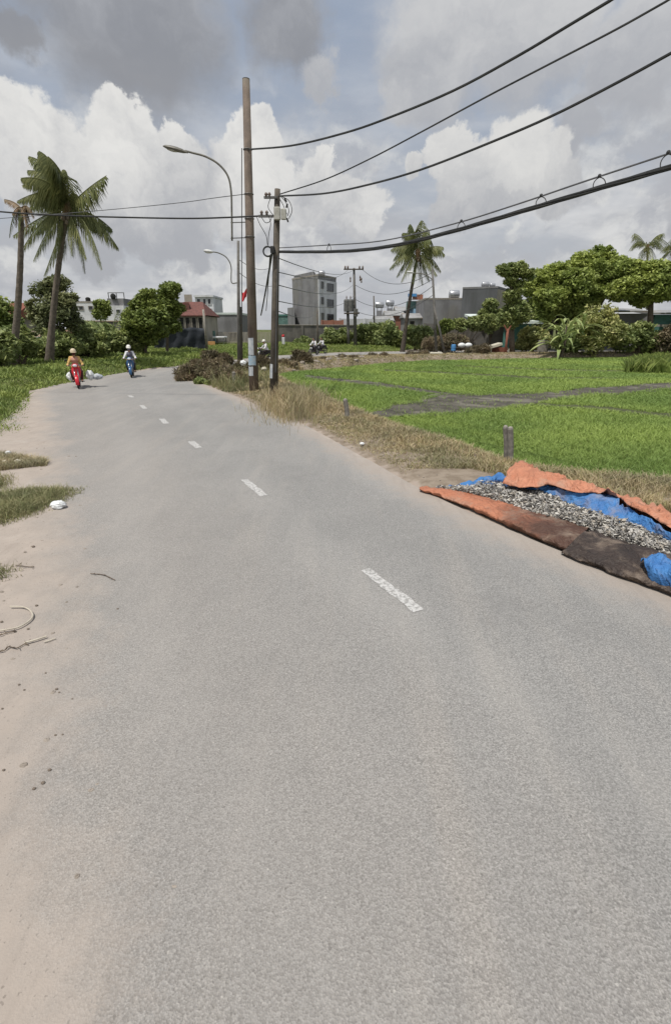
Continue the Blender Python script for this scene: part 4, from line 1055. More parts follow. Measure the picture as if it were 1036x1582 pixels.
# far side: blue lining rising to the fold, orange back falling to the field
F0 = tarp_line([(690, 757), (706, 757), (742, 751), (776, 746), (827, 764), (861, 777), (890, 787), (911, 798), (949, 810), (979, 819), (1021, 840), (1060, 856), (1110, 880)], [.02, .03, .05, .08, .10, .10, .10, .10, .10, .10, .10, .10, .1])
F1 = tarp_line([(691, 756), (702, 754.5), (741, 745), (776, 739), (822, 756), (858, 764), (890, 774), (930, 780), (958, 793), (985, 805), (1030, 830), (1066, 846), (1116, 868)], [.03, .05, .10, .16, .19, .20, .21, .22, .21, .20, .2, .2, .2])
F2 = tarp_line([(692, 755), (698, 752), (740, 739), (777, 733), (818, 751), (852, 752), (890, 764), (945, 765), (966, 784), (990, 797), (1036, 824), (1072, 838), (1122, 858)], [.04, .07, .14, .2, .25, .27, .29, .31, .29, .27, .26, .26, .26])
sheet('blue_lining', [F0, F1, F2], 6, M['tarp_blue'], tp_, .05, 4.5, 4)
O0 = [p + Vector((0, 0, .05)) for p in tarp_line([(776, 752), (800, 758), (822, 757), (852, 755), (890, 766), (945, 766), (968, 784), (1000, 801), (1040, 824), (1124, 858)], [.16, .2, .24, .28, .29, .31, .29, .27, .26, .26])]
O1 = [p + Vector((0, 0, .035)) for p in tarp_line([(780, 738), (806, 738), (834, 744), (864, 747), (897, 758), (948, 767), (972, 780), (1006, 793), (1046, 811), (1128, 846)], [.26, .33, .33, .33, .33, .33, .31, .29, .28, .28])]
O2 = tarp_line([(787, 722), (804, 714), (818, 721), (861, 737), (897, 751), (937, 763), (979, 774), (1005, 783), (1040, 796), (1132, 828)], [.33, .38, .36, .34, .31, .28, .24, .22, .2, .2])
O3 = [p + Vector((.22, .2, -.42)) for p in O2]
sheet('orange_back', [O0, O1, O2, O3], 6, M['tarp_orange'], tp_, .055, 5.5, 11)
GR = tarp_line([(662, 754), (702, 757), (757, 774), (816, 795), (870, 812), (930, 836), (990, 860), (1110, 905)], [.008] * 8)
sheet('floor', [GR, F0], 3, M['tarp_blue'], tp_, .0, 4, 2)
# black sheet folded over the wet front end
kb = G(940, 880); ks = thing('black_sheet', 'stiff black sheet folded over the front end of the orange tarpaulin', 'sheet', kb)
K0 = tarp_line([(867, 853), (900, 868), (950, 889), (985, 901), (1030, 918), (1100, 946)], [.012] * 6)
K1 = tarp_line([(870, 850), (903, 863), (953, 882), (988, 894), (1033, 910), (1103, 936)], [.07] * 6)
K2 = tarp_line([(896, 829), (922, 832), (968, 846), (1004, 858), (1044, 872), (1114, 900)], [.17] * 6)
K3 = tarp_line([(908, 822), (932, 827), (978, 842), (1014, 852), (1054, 866), (1124, 892)], [.1] * 6)
K4 = tarp_line([(914, 824), (937, 830), (982, 846), (1018, 857), (1057, 872), (1128, 898)], [.02] * 6)
sheet('fold', [K0, K1, K2, K3, K4], 5, M['tarp_black'], ks, .03, 4, 21)
# blue corner piece lying over the black sheet
cb = G(1030, 900); cs = thing('blue_sheet', 'crumpled blue plastic sheet bunched over the black one at the right edge', 'sheet', cb)
Q0 = tarp_line([(1002, 905), (1012, 908), (1040, 917), (1100, 940)], [.015] * 4); Q1 = tarp_line([(992, 873), (1006, 879), (1040, 893), (1104, 916)], [.19, .21, .2, .2])
Q2 = tarp_line([(996, 862), (1012, 862), (1046, 872), (1110, 893)], [.2, .23, .23, .23]); Q3 = tarp_line([(1016, 864), (1030, 872), (1052, 886), (1112, 902)], [.17, .16, .13, .14])
Q4 = tarp_line([(1022, 858), (1034, 860), (1058, 868), (1118, 888)], [.08, .06, .05, .05])
sheet('fold', [Q0, Q1, Q2, Q3, Q4], 6, M['tarp_blue'], cs, .06, 7, 31)
# the scraps: one heap nobody could count
def scrap_mat():
    m, t, b, o = new_mat('scrap'); g = t.n('ShaderNodeNewGeometry').outputs['Random Per Island']
    cr = t.n('ShaderNodeValToRGB'); t.nt.links.new(g, cr.inputs[0]); cr.color_ramp.interpolation = 'CONSTANT'; e = cr.color_ramp.elements
    cs_ = [(.42, .4, .36), (.3, .285, .26), (.5, .485, .45), (.2, .19, .175), (.38, .34, .285), (.1, .095, .09), (.44, .42, .39), (.24, .235, .23)]
    while len(e) < len(cs_): e.new(.5)
    for i, c in enumerate(cs_): e[i].position = i / len(cs_); e[i].color = c + (1,)
    t.nt.links.new(cr.outputs[0], b.inputs['Base Color']); b.inputs['Roughness'].default_value = .8; return m
M['scrap'] = scrap_mat()
H0 = tarp_line([(672, 756), (708, 761), (760, 774), (818, 794), (872, 808), (925, 827), (990, 850), (1110, 890)], [.03, .05, .06, .06, .06, .06, .06, .06])
H1 = tarp_line([(690, 755), (720, 757), (770, 764), (826, 776), (880, 792), (940, 815), (1000, 840), (1116, 884)], [.05, .11, .15, .15, .15, .15, .15, .15])
H2 = tarp_line([(694, 755), (712, 753), (750, 747), (800, 754), (862, 771), (912, 791), (980, 813), (1112, 868)], [.05, .08, .13, .15, .16, .16, .16, .16])
n = len(H0); cols = [cat_rom([H0[i], H1[i], H2[i]], 10) for i in range(n)]
cen = []
for _ in range(15000):
    i = random.random() * (n - 1.01); j = random.random() * (len(cols[0]) - 1.01); a, b = int(i), int(j)
    p = cols[a][b].lerp(cols[a + 1][b], i - a).lerp(cols[a][b + 1].lerp(cols[a + 1][b + 1], i - a), j - b)
    p = p + Vector((0, 0, random.uniform(-.02, .03) + .05 * noise3(p, 5, 3) + .03 * noise3(p, 13, 8))); cen.append(p)
mb = MB()
for p in cen:
    a = Vector((random.gauss(0, 1), random.gauss(0, 1), random.gauss(0, .45))).normalized(); b = a.cross(Vector((random.gauss(0, .5), random.gauss(0, .5), 1))).normalized(); c = a.cross(b)
    l = random.uniform(.012, .042); w_ = l * random.uniform(.18, .55); k = random.uniform(-.35, .35) * l
    mb.add([p - a * l - b * w_ * .4, p - a * l + b * w_ * .5, p + b * w_ + c * k, p - b * w_ + c * k, p + a * l + b * w_ * .4, p + a * l - b * w_ * .3], [(0, 1, 2, 3), (3, 2, 4, 5)])
for i in range(n - 1):
    pass
hp = obj('drying_scraps', mb, M['scrap'], base=tuple(G(840, 800))); tag(hp, 'heap of pale grey and dark dried scraps spread inside the tarpaulin', 'drying scraps', kind='stuff')
mb = MB().loft([[p - Vector((0, 0, .018)) for p in c_] for c_ in cols]); obj('heap_body', mb, pm('scrap_bed', (.2, .185, .165), (.09, .085, .08), 40, .95, .8, 90), hp, smooth=True)

# ------------------------------------------------------------------ litter and small things on the sandy shoulder
def crumple(name, label, c, r, mat, cat, group=None, seed=0, flat=.65):
    mb = MB(); c = Vector(c); nu, nv = 22, 13; vs = []
    for i in range(nv + 1):
        th = math.pi * i / nv
        for k in range(nu):
            a = 2 * math.pi * k / nu; p = Vector((math.sin(th) * math.cos(a), math.sin(th) * math.sin(a), math.cos(th)))
            q = 1 + .28 * noise3(p, 2.2, seed) + .2 * abs(noise3(p, 5, seed + 2)); vs.append(c + Vector((p.x * r[0] * q, p.y * r[1] * q, (p.z * q + flat * .9) * r[2])))
    fs = [(i * nu + k, i * nu + nu + k, i * nu + nu + (k + 1) % nu, i * nu + (k + 1) % nu) for i in range(nv) for k in range(nu)]
    mb.add(vs, fs); return tag(obj(name, mb, M[mat], base=tuple(c)), label, cat, group)
g = G(91, 785); g.z = top_z(g.x, g.y)
crumple('plastic_bag', 'crumpled white plastic bag lying on the tongue of shoulder grass', g + Vector((0, 0, .02)), (.1, .08, .065), 'white_plastic', 'plastic bag', seed=3)
g = G(14, 704); g.z = top_z(g.x, g.y) + .04; crumple('plastic_bag', 'small white scrap of plastic on top of the brown grass heap', g, (.06, .05, .045), 'white_plastic', 'litter', seed=5)
g = G(29, 717); g.z = top_z(g.x, g.y) + .04; crumple('plastic_bag', 'dull cream scrap low on the brown grass heap', g, (.06, .05, .04), 'pale_board', 'litter', seed=6)
g = G(9, 718); g.z = top_z(g.x, g.y) + .04; crumple('plastic_bag', 'cream scrap left of the others on the brown grass heap', g, (.05, .045, .04), 'pale_board', 'litter', seed=8)
g = G(559, 690); g.z = top_z(g.x, g.y) + .04; crumple('plastic_bag', 'tiny white scrap on the dry verge near the mud', g, (.05, .04, .03), 'white_plastic', 'litter', seed=9)
def on_g(pts, z=.012): return [G(a, b, z) for a, b in pts]
hoop = cat_rom(on_g([(16, 937), (35, 937.5), (46, 942), (51, 951), (44, 960), (28, 969), (8, 973), (-10, 975)], .02), 5)
tag(obj('plastic_strip', MB().tube(hoop, .008, 6), M['straw'], base=tuple(hoop[0])), 'pale bent strip curving like a hook on the sandy shoulder', 'litter')
st_ = on_g([(38, 993), (55, 988.5), (72, 983)], .02); tag(obj('straw', MB().tube(st_, .009, 6), M['straw'], base=tuple(st_[0])), 'straight pale straw lying just below the hooked strip', 'litter')
st_ = on_g([(68, 992), (78, 989), (86, 986)], .012); tag(obj('straw', MB().tube(st_, .006, 6), M['straw'], base=tuple(st_[0])), 'short pale straw right of the longer one', 'litter')
for i, pts in enumerate((((-6, 1008), (8, 1004), (14, 999), (26, 1001), (38, 995), (44, 996)), ((-4, 983), (10, 978), (24, 975)), ((140, 886), (160, 888), (178, 896)), ((25, 873), (40, 875), (53, 876)))):
    q = cat_rom(on_g(pts, .012), 4); mb = MB().tube(q, .0045, 5)
    for k in range(1, len(q) - 1, 3): mb.tube([q[k], q[k] + Vector((random.uniform(-.04, .05), random.uniform(-.05, .05), .02))], [.004, .002], 4)
    tag(obj('twig', mb, M['twig'], base=tuple(q[0])), ('dark knotted twig beside the straight pale straw', 'thin dark twig inside the hooked strip', 'long faint twig where the sand meets the asphalt', 'thin twig beside the smallest grass tuft')[i], 'twig')
for i, (px, py, s_) in enumerate(((77, 1190, .017), (67, 1210, .018), (53, 1219, .016), (6, 1190, .013), (88, 1065, .017), (92, 1070, .012), (30, 1058, .014), (38, 1066, .012), (57, 936, .022), (44, 972, .018), (86, 1136, .012), (182, 941, .016), (52, 845, .03), (4, 1095, .012), (71, 1040, .012), (112, 1080, .01), (97, 1135, .01), (24, 976, .018), (3, 961, .02))):
    g = G(px, py); s_ *= .62; crumple('clod', 'small dark clod of earth lying loose on the sand', g, (s_, s_ * .8, s_ * .6), 'clod_mat', 'clod', 'dark clods scattered on the sand', seed=i)

# ------------------------------------------------------------------ people on motorbikes
def capsule(mb, a, b, ra, rb, n=12):
    a, b = Vector(a), Vector(b); d = b - a; L = max(d.length, 1e-6); u = d / L
    pts = []; rad = []
    for k in range(5):
        th = math.pi / 2 * (1 - k / 4) ; pts.append(a - u * ra * math.sin(th)); rad.append(max(ra * math.cos(th), .001))
    for k in range(1, 5):
        th = math.pi / 2 * k / 4; pts.append(b + u * rb * math.sin(th)); rad.append(max(rb * math.cos(th), .001))
    mb.tube(pts, rad, n)
def blend(name, mb, mat, parent, vox, it=4):
    """weld overlapping limbs into one continuous skin"""
    me = bpy.data.meshes.new(name); me.from_pydata(mb.v, [], mb.f)
    o = bpy.data.objects.new(name + '_raw', me); C.objects.link(o)
    md = o.modifiers.new('weld', 'REMESH'); md.mode = 'VOXEL'; md.voxel_size = vox
    md = o.modifiers.new('soft', 'SMOOTH'); md.iterations = it; md.factor = .5
    dg = bpy.context.evaluated_depsgraph_get(); m2 = bpy.data.meshes.new_from_object(o.evaluated_get(dg)); m2.name = name
    bpy.data.objects.remove(o); bpy.data.meshes.remove(me)
    m2.materials.clear(); m2.materials.append(mat); m2.polygons.foreach_set('use_smooth', [True] * len(m2.polygons))
    r = bpy.data.objects.new(name, m2); C.objects.link(r); ORIG[r.name] = Vector()
    if parent is not None: r.parent = parent
    return r
def person_ride(label, shirt, trousers, helmet, mask, group=None, vest=None, vox=.011):
    t = thing('person', label, 'person', (0, 0, 0), group)
    hip = Vector((0, -.22, .84)); chest = Vector((0, -.1, 1.18)); neck = Vector((0, -.03, 1.36)); head = Vector((0, .02, 1.53))
    b = MB(); capsule(b, hip + Vector((-.07, 0, 0)), hip + Vector((.07, 0, 0)), .125, .125); capsule(b, hip, chest, .125, .13)
    capsule(b, chest + Vector((-.09, 0, .02)), chest + Vector((.09, 0, .02)), .115, .115); capsule(b, chest + Vector((-.13, .0, .1)), chest + Vector((.13, 0, .1)), .075, .075)
    capsule(b, neck - Vector((0, .01, .06)), head - Vector((0, .01, .08)), .058, .052)
    b.ball(head, (.076, .095, .115), 16, 12); b.ball(head + Vector((0, .055, -.06)), (.05, .045, .05), 12, 8)         # skull, jaw
    b.ball(head + Vector((0, .1, -.015)), (.014, .022, .026), 8, 6)                                                  # nose
    for s_ in (-1, 1): b.ball(head + Vector((s_ * .078, -.005, -.01)), (.012, .022, .032), 8, 6)                      # ears
    sh = MB(); tr = MB(); ve = MB(); shoe = MB()
    for s_ in (-1, 1):
        S0 = chest + Vector((s_ * .19, .0, .09)); E = Vector((s_ * .30, .1, 1.0)); Hn = Vector((s_ * .28, .36, .985))
        capsule(b, S0, E, .05, .04); capsule(b, E, Hn, .04, .028)
        capsule(sh, S0 - Vector((s_ * .03, 0, -.005)), E, .068, .058); capsule(sh, E, E.lerp(Hn, .72), .058, .045)
        capsule(b, Hn, Hn + Vector((0, .06, 0)), .03, .034)                                                         # palm over the grip
        for k in range(4):                                                                                          # four fingers curled over, thumb below
            f0 = Hn + Vector((s_ * (-.03 + .02 * k), .085, .012)); l = (.034, .04, .038, .03)[k]
            capsule(b, f0, f0 + Vector((0, l * .8, -.004)), .0095, .009, 8); capsule(b, f0 + Vector((0, l * .8, -.004)), f0 + Vector((0, l * .6, -.036)), .009, .008, 8)
        capsule(b, Hn + Vector((-s_ * .03, .03, -.006)), Hn + Vector((-s_ * .035, .08, -.034)), .011, .009, 8)
        Hp = hip + Vector((s_ * .09, .03, -.02)); K = Vector((s_ * .2, .22, .72)); A = Vector((s_ * .17, .06, .33)); T = Vector((s_ * .185, .24, .28))
        capsule(b, Hp, K, .085, .058); capsule(b, K, A, .056, .036); capsule(b, A, T, .04, .03)
        capsule(tr, Hp, K, .1, .078); capsule(tr, K, A + Vector((0, 0, .02)), .076, .06)
        capsule(shoe, A + Vector((0, -.04, -.04)), T, .045, .04)
    capsule(sh, hip + Vector((-.06, 0, .05)), hip + Vector((.06, 0, .05)), .142, .142); capsule(sh, hip, chest, .142, .148)
    capsule(sh, chest + Vector((-.1, 0, .03)), chest + Vector((.1, 0, .03)), .13, .13); capsule(sh, chest + Vector((-.15, 0, .1)), chest + Vector((.15, 0, .1)), .085, .085)
    capsule(tr, hip + Vector((-.06, 0, -.01)), hip + Vector((.06, 0, -.01)), .138, .138)
    blend('body', b, M['skin'], t, vox); s1 = blend('shirt', sh, M[shirt], t, vox); blend('trousers', tr, M[trousers], t, vox); blend('shoes', shoe, M['dark_cloth'], t, vox)
    if vest:
        capsule(ve, hip + Vector((-.05, .02, .06)), hip + Vector((.05, .02, .06)), .147, .147); capsule(ve, hip + Vector((0, .02, 0)), chest + Vector((0, .02, .0)), .147, .153)
        capsule(ve, chest + Vector((-.055, .02, .03)), chest + Vector((.055, .02, .03)), .137, .137); blend('vest', ve, M[vest], t, vox)
    for s_ in (-1, 1): obj('eye', MB().ball(head + Vector((s_ * .032, .084, .012)), (.012, .008, .007), 8, 6), M['hair'], t)
    if mask: obj('face_mask', MB().ball(head + Vector((0, .022, -.062)), (.079, .094, .062), 16, 8), M[mask], t, smooth=True)
    if helmet:
        mb = MB(); prof = [(.135, -.03), (.138, .0), (.13, .05), (.105, .1), (.06, .135), (.015, .148)]; mb.lathe(prof, (0, 0, 0), 20, Matrix.Translation(head + Vector((0, -.008, .015))) @ Matrix.Rotation(R(-6), 4, 'X') @ Matrix.Diagonal((.92, 1.08, 1, 1)))
        h_ = obj('helmet', mb, M[helmet], t, smooth=True)
        vz = []
        for i in range(3): vz.append([head + Vector((math.sin(a) * (.118 + .0 * i), math.cos(a) * (.13 + .035 * i), .02 - .012 * i)) for a in np.linspace(-1.0, 1.0, 9)])
        vo = obj('visor', MB().loft(vz), M[helmet], h_); vo.modifiers.new('t', 'SOLIDIFY').thickness = .008
    else:
        obj('hair', MB().ball(head + Vector((0, -.022, .03)), (.09, .1, .1), 16, 10), M['hair'], t, smooth=True)
    return t
def motorbike(label, paint, dark='black_paint', group=None):
    t = thing('motorbike', label, 'motorbike', (0, 0, 0), group)
    rx90 = Matrix.Rotation(R(90), 3, 'Y')
    def wheel(name, y):
        w_ = obj(name, MB().ring((0, y, .29), .25, .042, m=rx90, n=28, k=8), M['tyre'], t, smooth=True)
        mb = MB().ring((0, y, .29), .205, .016, m=rx90, n=24, k=6).lathe([(.045, -.05), (.05, 0), (.045, .05)], n=12, m=Matrix.Translation((0, y, .29)) @ rx90.to_4x4())
        for i in range(8):
            a = i * math.pi / 4; mb.tube([(0, y + .04 * math.cos(a), .29 + .04 * math.sin(a)), (0, y + .2 * math.cos(a), .29 + .2 * math.sin(a))], .008, 5)
        obj('rim', mb, M['chrome'], w_)
    wheel('front_wheel', .62); wheel('rear_wheel', -.6)
    mb = MB()
    for s_ in (-1, 1): mb.tube([(s_ * .075, .62, .29), (s_ * .075, .56, .55), (s_ * .06, .47, .82)], [.022, .026, .028], 8)
    obj('fork', mb, M['chrome'], t, smooth=True)
    rows = []
    for a in np.linspace(R(-20), R(150), 12): rows.append([Vector((x, .62 + math.cos(a) * (.315 - abs(x) * .35), .29 + math.sin(a) * (.315 - abs(x) * .35))) for x in (-.075, -.055, 0, .055, .075)])
    o_ = obj('front_fender', MB().loft(rows), M[paint], t, smooth=True); o_.modifiers.new('t', 'SOLIDIFY').thickness = .006
    # front fairing and leg shield
    rows = []
    for z, wd, y in ((.42, .09, .5), (.55, .15, .53), (.7, .19, .52), (.85, .17, .48), (.95, .14, .46)):
        rows.append([Vector((math.sin(a) * wd, y - .16 * (1 - math.cos(a * 1.1)), z)) for a in np.linspace(-1.45, 1.45, 11)])
    o_ = obj('leg_shield', MB().loft(rows), M[paint], t, smooth=True); o_.modifiers.new('t', 'SOLIDIFY').thickness = .012
    mb = MB(); mb.ball((0, .5, .98), (.13, .1, .09), 16, 10); o_ = obj('handlebar_cowl', mb, M[paint], t, smooth=True)
    hl_ = obj('headlight', MB().ball((0, .575, .985), (.09, .04, .06), 14, 8), M['lens'], t, smooth=True)
    for s_ in (-1, 1):
        obj('indicator', MB().ball((s_ * .13, .535, .93), (.035, .03, .022), 10, 6), M['orange_board'], t, smooth=True)
        obj('grip', MB().tube([(s_ * .22, .4, .985), (s_ * .37, .37, .975)], .018, 8), M['black_paint'], t)
        mb = MB().tube([(s_ * .2, .42, 1.0), (s_ * .27, .42, 1.1), (s_ * .32, .42, 1.18)], .007, 6); mi = obj('mirror', mb, M['black_paint'], t)
        obj('mirror_glass', MB().ball((s_ * .335, .415, 1.21), (.06, .015, .042), 12, 6), M['black_paint'], mi, smooth=True)
    obj('handlebar', MB().tube([(-.22, .4, .985), (-.1, .45, 1.0), (.1, .45, 1.0), (.22, .4, .985)], .014, 8), M['chrome'], t)
    mb = MB(); rows = []
    for y, wd, z, hgt in ((.3, .05, .5, .1), (.1, .09, .52, .13), (-.15, .12, .62, .17), (-.45, .13, .68, .13), (-.75, .07, .76, .06)):
        rows.append([Vector((math.cos(a) * wd, y, z + math.sin(a) * hgt)) for a in np.linspace(0, 2 * math.pi, 13)])
    mb.loft(rows); obj('body_panel', mb, M[paint], t, smooth=True)
    mb = MB(); rows = []
    for y, wd, z in ((.1, .07, .72), (0, .12, .765), (-.3, .14, .785), (-.6, .13, .82), (-.72, .08, .82)):
        rows.append([Vector((math.cos(a) * wd, y, z + math.sin(a) * .05)) for a in np.linspace(0, 2 * math.pi, 13)])
    mb.loft(rows); obj('seat', mb, M['seat'], t, smooth=True)
    obj('engine', MB().box((0, .05, .34), (.2, .34, .2), bev=.05).tube([(0, .05, .36), (0, .3, .36)], [.1, .08], 10), M['metal'], t)
    obj('exhaust', MB().tube([(.12, .1, .26), (.15, -.2, .25), (.15, -.7, .33)], [.025, .03, .05], 10), M['chrome'], t, smooth=True)
    obj('swing_arm', MB().box((.08, -.3, .32), (.03, .62, .06), bev=.01).box((-.08, -.3, .32), (.03, .62, .06), bev=.01), M['black_paint'], t)
    obj('foot_peg', MB().tube([(-.27, .1, .27), (.27, .1, .27)], .014, 8), M['black_paint'], t)
    obj('rear_fender', MB().box((0, -.82, .55), (.13, .12, .3), rx=R(-25), bev=.03), M[dark], t)
    return t
def place(o, px, py, ang, z=None):
    g = G(px, py); o.location = (g.x, g.y, 0.0 if z is None else z); o.rotation_euler.z = ang; return o
# heading: local +Y is forwards; ang turns it towards the camera
RA = R(180 + 24)
place(motorbike('red motorbike with a white headlight coming round the left of the road', 'red_paint'), 123, 598.5, RA)
place(person_ride('person in yellow shirt, tan helmet and dark face cover riding the red motorbike', 'yellow_cloth', 'maroon_cloth', 'helmet_tan', 'maroon_cloth', vest='peach_cloth'), 123, 598.5, RA)
g = G(123, 598.5)
crumple('plastic_bag', 'white plastic bag hanging on the outer left side of the red motorbike', (g.x - .36, g.y + .1, .48), (.15, .15, .19), 'white_plastic', 'plastic bag', seed=11, flat=0)
crumple('plastic_bag', 'large white plastic bag hanging on the right side of the red motorbike', (g.x + .44, g.y + .25, .52), (.17, .16, .2), 'white_plastic', 'plastic bag', seed=14, flat=0)
crumple('plastic_bag', 'pale bag sticking out beyond the large white one on the red motorbike', (g.x + .74, g.y + .35, .44), (.22, .15, .12), 'paper', 'plastic bag', seed=16, flat=0)
RB = R(180 + 17)
place(motorbike('blue motorbike following behind the red one near the road middle', 'blue_paint'), 205, 582, RB)
place(person_ride('person in white sleeves, grey vest and white helmet riding the blue motorbike', 'white_cloth', 'dark_cloth', 'helmet_white', 'grey_cloth', vest='grey_cloth'), 205, 582, RB)
for px, Y, ang, lab1, lab2, hel in ((484.5, 52.8, R(150), 'dark motorbike, nearer of the two side by side on the far road', 'person in white shirt on the nearer dark motorbike of the far road', None),
                              (496.5, 55.5, R(140), 'dark motorbike, farther of the two side by side on the far road', 'person in white shirt on the farther dark motorbike of the far road', None)):
    c = P(px, 545, Y)
    for o_ in (motorbike(lab1, 'black_paint', group='motorbikes side by side on the far road'), person_ride(lab2, 'white_cloth', 'dark_cloth', hel, None, vox=.016, group='riders side by side on the far road')):
        o_.location = (c.x, c.y, 0); o_.rotation_euler.z = ang
c = P(409, 555, 43.0)
for o_ in (motorbike('dark motorbike half hidden behind the shorter pole on the bend', 'black_paint'), person_ride('person in long white shirt and pale helmet half hidden by the shorter pole', 'white_cloth', 'dark_cloth', 'helmet_white', None, vox=.016)):
    o_.location = (c.x, c.y, 0); o_.rotation_euler.z = R(125)
# ------------------------------------------------------------------ palms
# wind bent palm at the left
Yp = 33.0; pb = P(74, 552, Yp); pb.z = gz(pb.x, pb.y)
c = (104, 325)
L1 = [(-6, -62, -62, -62, .3), (-14, -80, -44, -92, -.4), (-4, -75, -70, -38, .8), (2, -60, -30, -84, -1.0), (-12, -50, -78, -14, -1.2), (-2, -70, -52, -70, 1.2), (-20, -45, -60, -20, .5), (-8, -66, -20, -66, -1.4),
      (-10, -72, -60, -84, .9), (-2, -85, -36, -72, 1.6), (6, -70, -8, -62, 0), (-16, -58, -72, -50, -1.6), (-26, -36, -58, -4, 1.4),
      (8, -44, 14, -20, .6), (22, -30, 61, -54, -.5), (40, -4, 80, 60, .2), (34, 4, 54, 92, -1.2), (18, 14, 28, 98, 1.0), (14, 20, 30, 75, -1.6), (34, -6, 70, 30, 1.9),
      (-16, 16, -22, 88, -.8), (-24, 8, -52, 78, .6), (-30, -2, -84, 40, 1.2), (-34, -4, -70, 62, -1.4), (-6, 22, -36, 102, -.2), (6, 24, -18, 90, 1.5), (8, 22, 8, 70, -1.1)]
palm('coconut_palm', 'tall windswept coconut palm at the left with its upper fronds blown to one side', pb, P(*c, Yp), .2, fpx(c, Yp, L1), llen=1.25, bow=(-.25, 0, 0), trunk_mat='palm_trunk', nl=84, wind=(-.14, 0, 0), droop=.78)
Yd = 30.0; db = P(16, 560, Yd); db.z = gz(db.x, db.y); c = (33, 322)
D1 = [(-10, -12, -26, -14, .2, 'dead_frond'), (12, -12, 20, 16, -.3, 'dead_frond'), (-8, -4, -8, 30, .3, 'dead_frond'), (10, 0, 8, 40, -.2, 'dead_frond'), (-14, 0, -18, 46, .5), (6, -6, 14, 22, .4, 'dead_frond'), (2, 4, 2, 52, .4, 'dead_frond'), (8, -8, 16, 6, .3, 'dead_frond'), (-6, -6, -14, 10, -.3, 'dead_frond'), (4, 2, 10, 30, -.5, 'dead_frond'), (-4, 4, -4, 38, -.4)]
palm('dying_palm', 'bare dying palm at the left edge with only a few drooping brown fronds', db, P(*c, Yd), .19, fpx(c, Yd, D1), llen=.42, bow=(.35, 0, 0), trunk_mat='palm_trunk', nuts=False, nl=24)
Ym = 60.0; mb_ = P(621, 540, Ym); mb_.z = gz(mb_.x, mb_.y); c = (645, 392)
M1 = [(-4, -40, -12, -46, 0), (6, -40, 6, -52, .5), (-2, -34, -24, -32, -.8), (-14, -26, -42, -6, .6), (-18, -12, -44, 24, -.5), (-14, -4, -33, 36, 1.2), (-10, 2, -26, 44, -1.2), (-22, -20, -38, 10, 1.8), (10, -30, 20, -22, -1),
      (22, -22, 42, 2, .4), (20, -16, 40, -10, -.9), (18, -6, 36, 28, .9), (12, 2, 30, 34, -1.4), (8, 8, 18, 42, .5), (-4, 10, -8, 46, -.6), (2, 10, 8, 48, .8), (-8, -36, -22, -14, 1.8), (6, -36, 16, -38, 1.8), (-2, -44, 0, -40, -1.8)]
palm('coconut_palm', 'middle coconut palm with a leaning trunk standing behind the far road', mb_, P(*c, Ym), .22, fpx(c, Ym, M1), llen=1.5, bow=(-.2, 0, -.2), trunk_mat='palm_trunk_dark', nl=66, droop=.68)
for i, (cx, cy, Yq, bx_) in enumerate(((999, 383, 84, 1000), (1040, 388, 88, 1042), (1075, 378, 86, 1074))):
    base = P(bx_, 530, Yq); base.z = .2
    fr = []
    for k in range(17):
        a = k * 2.4 + i; e = math.sin(k * 1.7); s_ = random.uniform(.8, 1.1)
        fr.append((math.cos(a) * 14, -20 * s_ if e > -.2 else -4, math.cos(a) * 27 * s_, (-22 if e > .5 else 4 if e > -.2 else 26) * s_, math.sin(a) * 2.5))
    palm('coconut_palm', ('far palm whose crown rises above the right hand trees', 'far palm cut by the right picture edge above the trees', 'far palm just outside the right edge behind the trees')[i], base, P(cx, cy, Yq), .2, fpx((cx, cy), Yq, fr), llen=1.5, leaf='palm_leaf', trunk_mat='palm_trunk_dark', nl=26)

# ------------------------------------------------------------------ trees
def gb(px, py, Y):
    p = P(px, py, Y); p.z = gz(p.x, p.y); return p
tree('tree', 'open grey green tree right behind the leaning left palm trunk', 'tree', gb(88, 545, 37), bl((70, 450, 37, 18), (90, 440, 38, 17), (62, 480, 37.5, 18), (90, 475, 36.5, 22), (108, 495, 37, 17), (75, 508, 37, 20), (103, 462, 37, 12)), 5200, .20, 'dull_leaf', .11, sub=9, tight=.3)
tree('tree', 'bushy green tree left of the black netting', 'tree', gb(226, 545, 42), bl((221, 470, 42, 15), (207, 486, 42, 13), (243, 486, 41.5, 14), (218, 500, 41, 20), (203, 516, 42, 13), (241, 510, 42, 15), (228, 456, 42, 11), (236, 470, 42, 11), (230, 520, 41.5, 14)), 9500, .22, 'tree_leaf', .13, sub=12, tight=.33)
tree('tree', 'slimmer taller green tree beside the red tiled roof', 'tree', gb(258, 545, 46), bl((262, 448, 46, 13), (256, 466, 46, 15), (266, 476, 46, 13), (254, 488, 46, 14), (262, 502, 46, 14)), 6500, .24, 'tree_leaf', .12, sub=12, tight=.38)
tree('tree', 'vine covered column shaped tree left of the large green trees', 'tree', gb(790, 548, 58), bl((788, 418, 58, 12), (803, 416, 58, 11), (777, 417, 58, 9), (793, 436, 58, 10), (791, 456, 58, 12), (797, 475, 58, 14), (787, 492, 58, 14), (806, 488, 58, 13), (815, 424, 58, 9)), 8000, .27, 'bush_leaf', .28, sub=10, tight=.4, lean=tuple(P(790, 425, 58)))
tree('broad_tree', 'large light green spreading tree, left part of the wood at the right', 'tree', gb(865, 545, 64), bl((832, 440, 64, 20), (858, 430, 65, 24), (885, 440, 63, 24), (850, 462, 63, 22), (880, 470, 64, 22), (832, 466, 64, 16), (840, 486, 63, 14), (870, 492, 65, 18)), 15000, .36, 'canopy_leaf', .3, 'large trees at the right', sub=16, tight=.36)
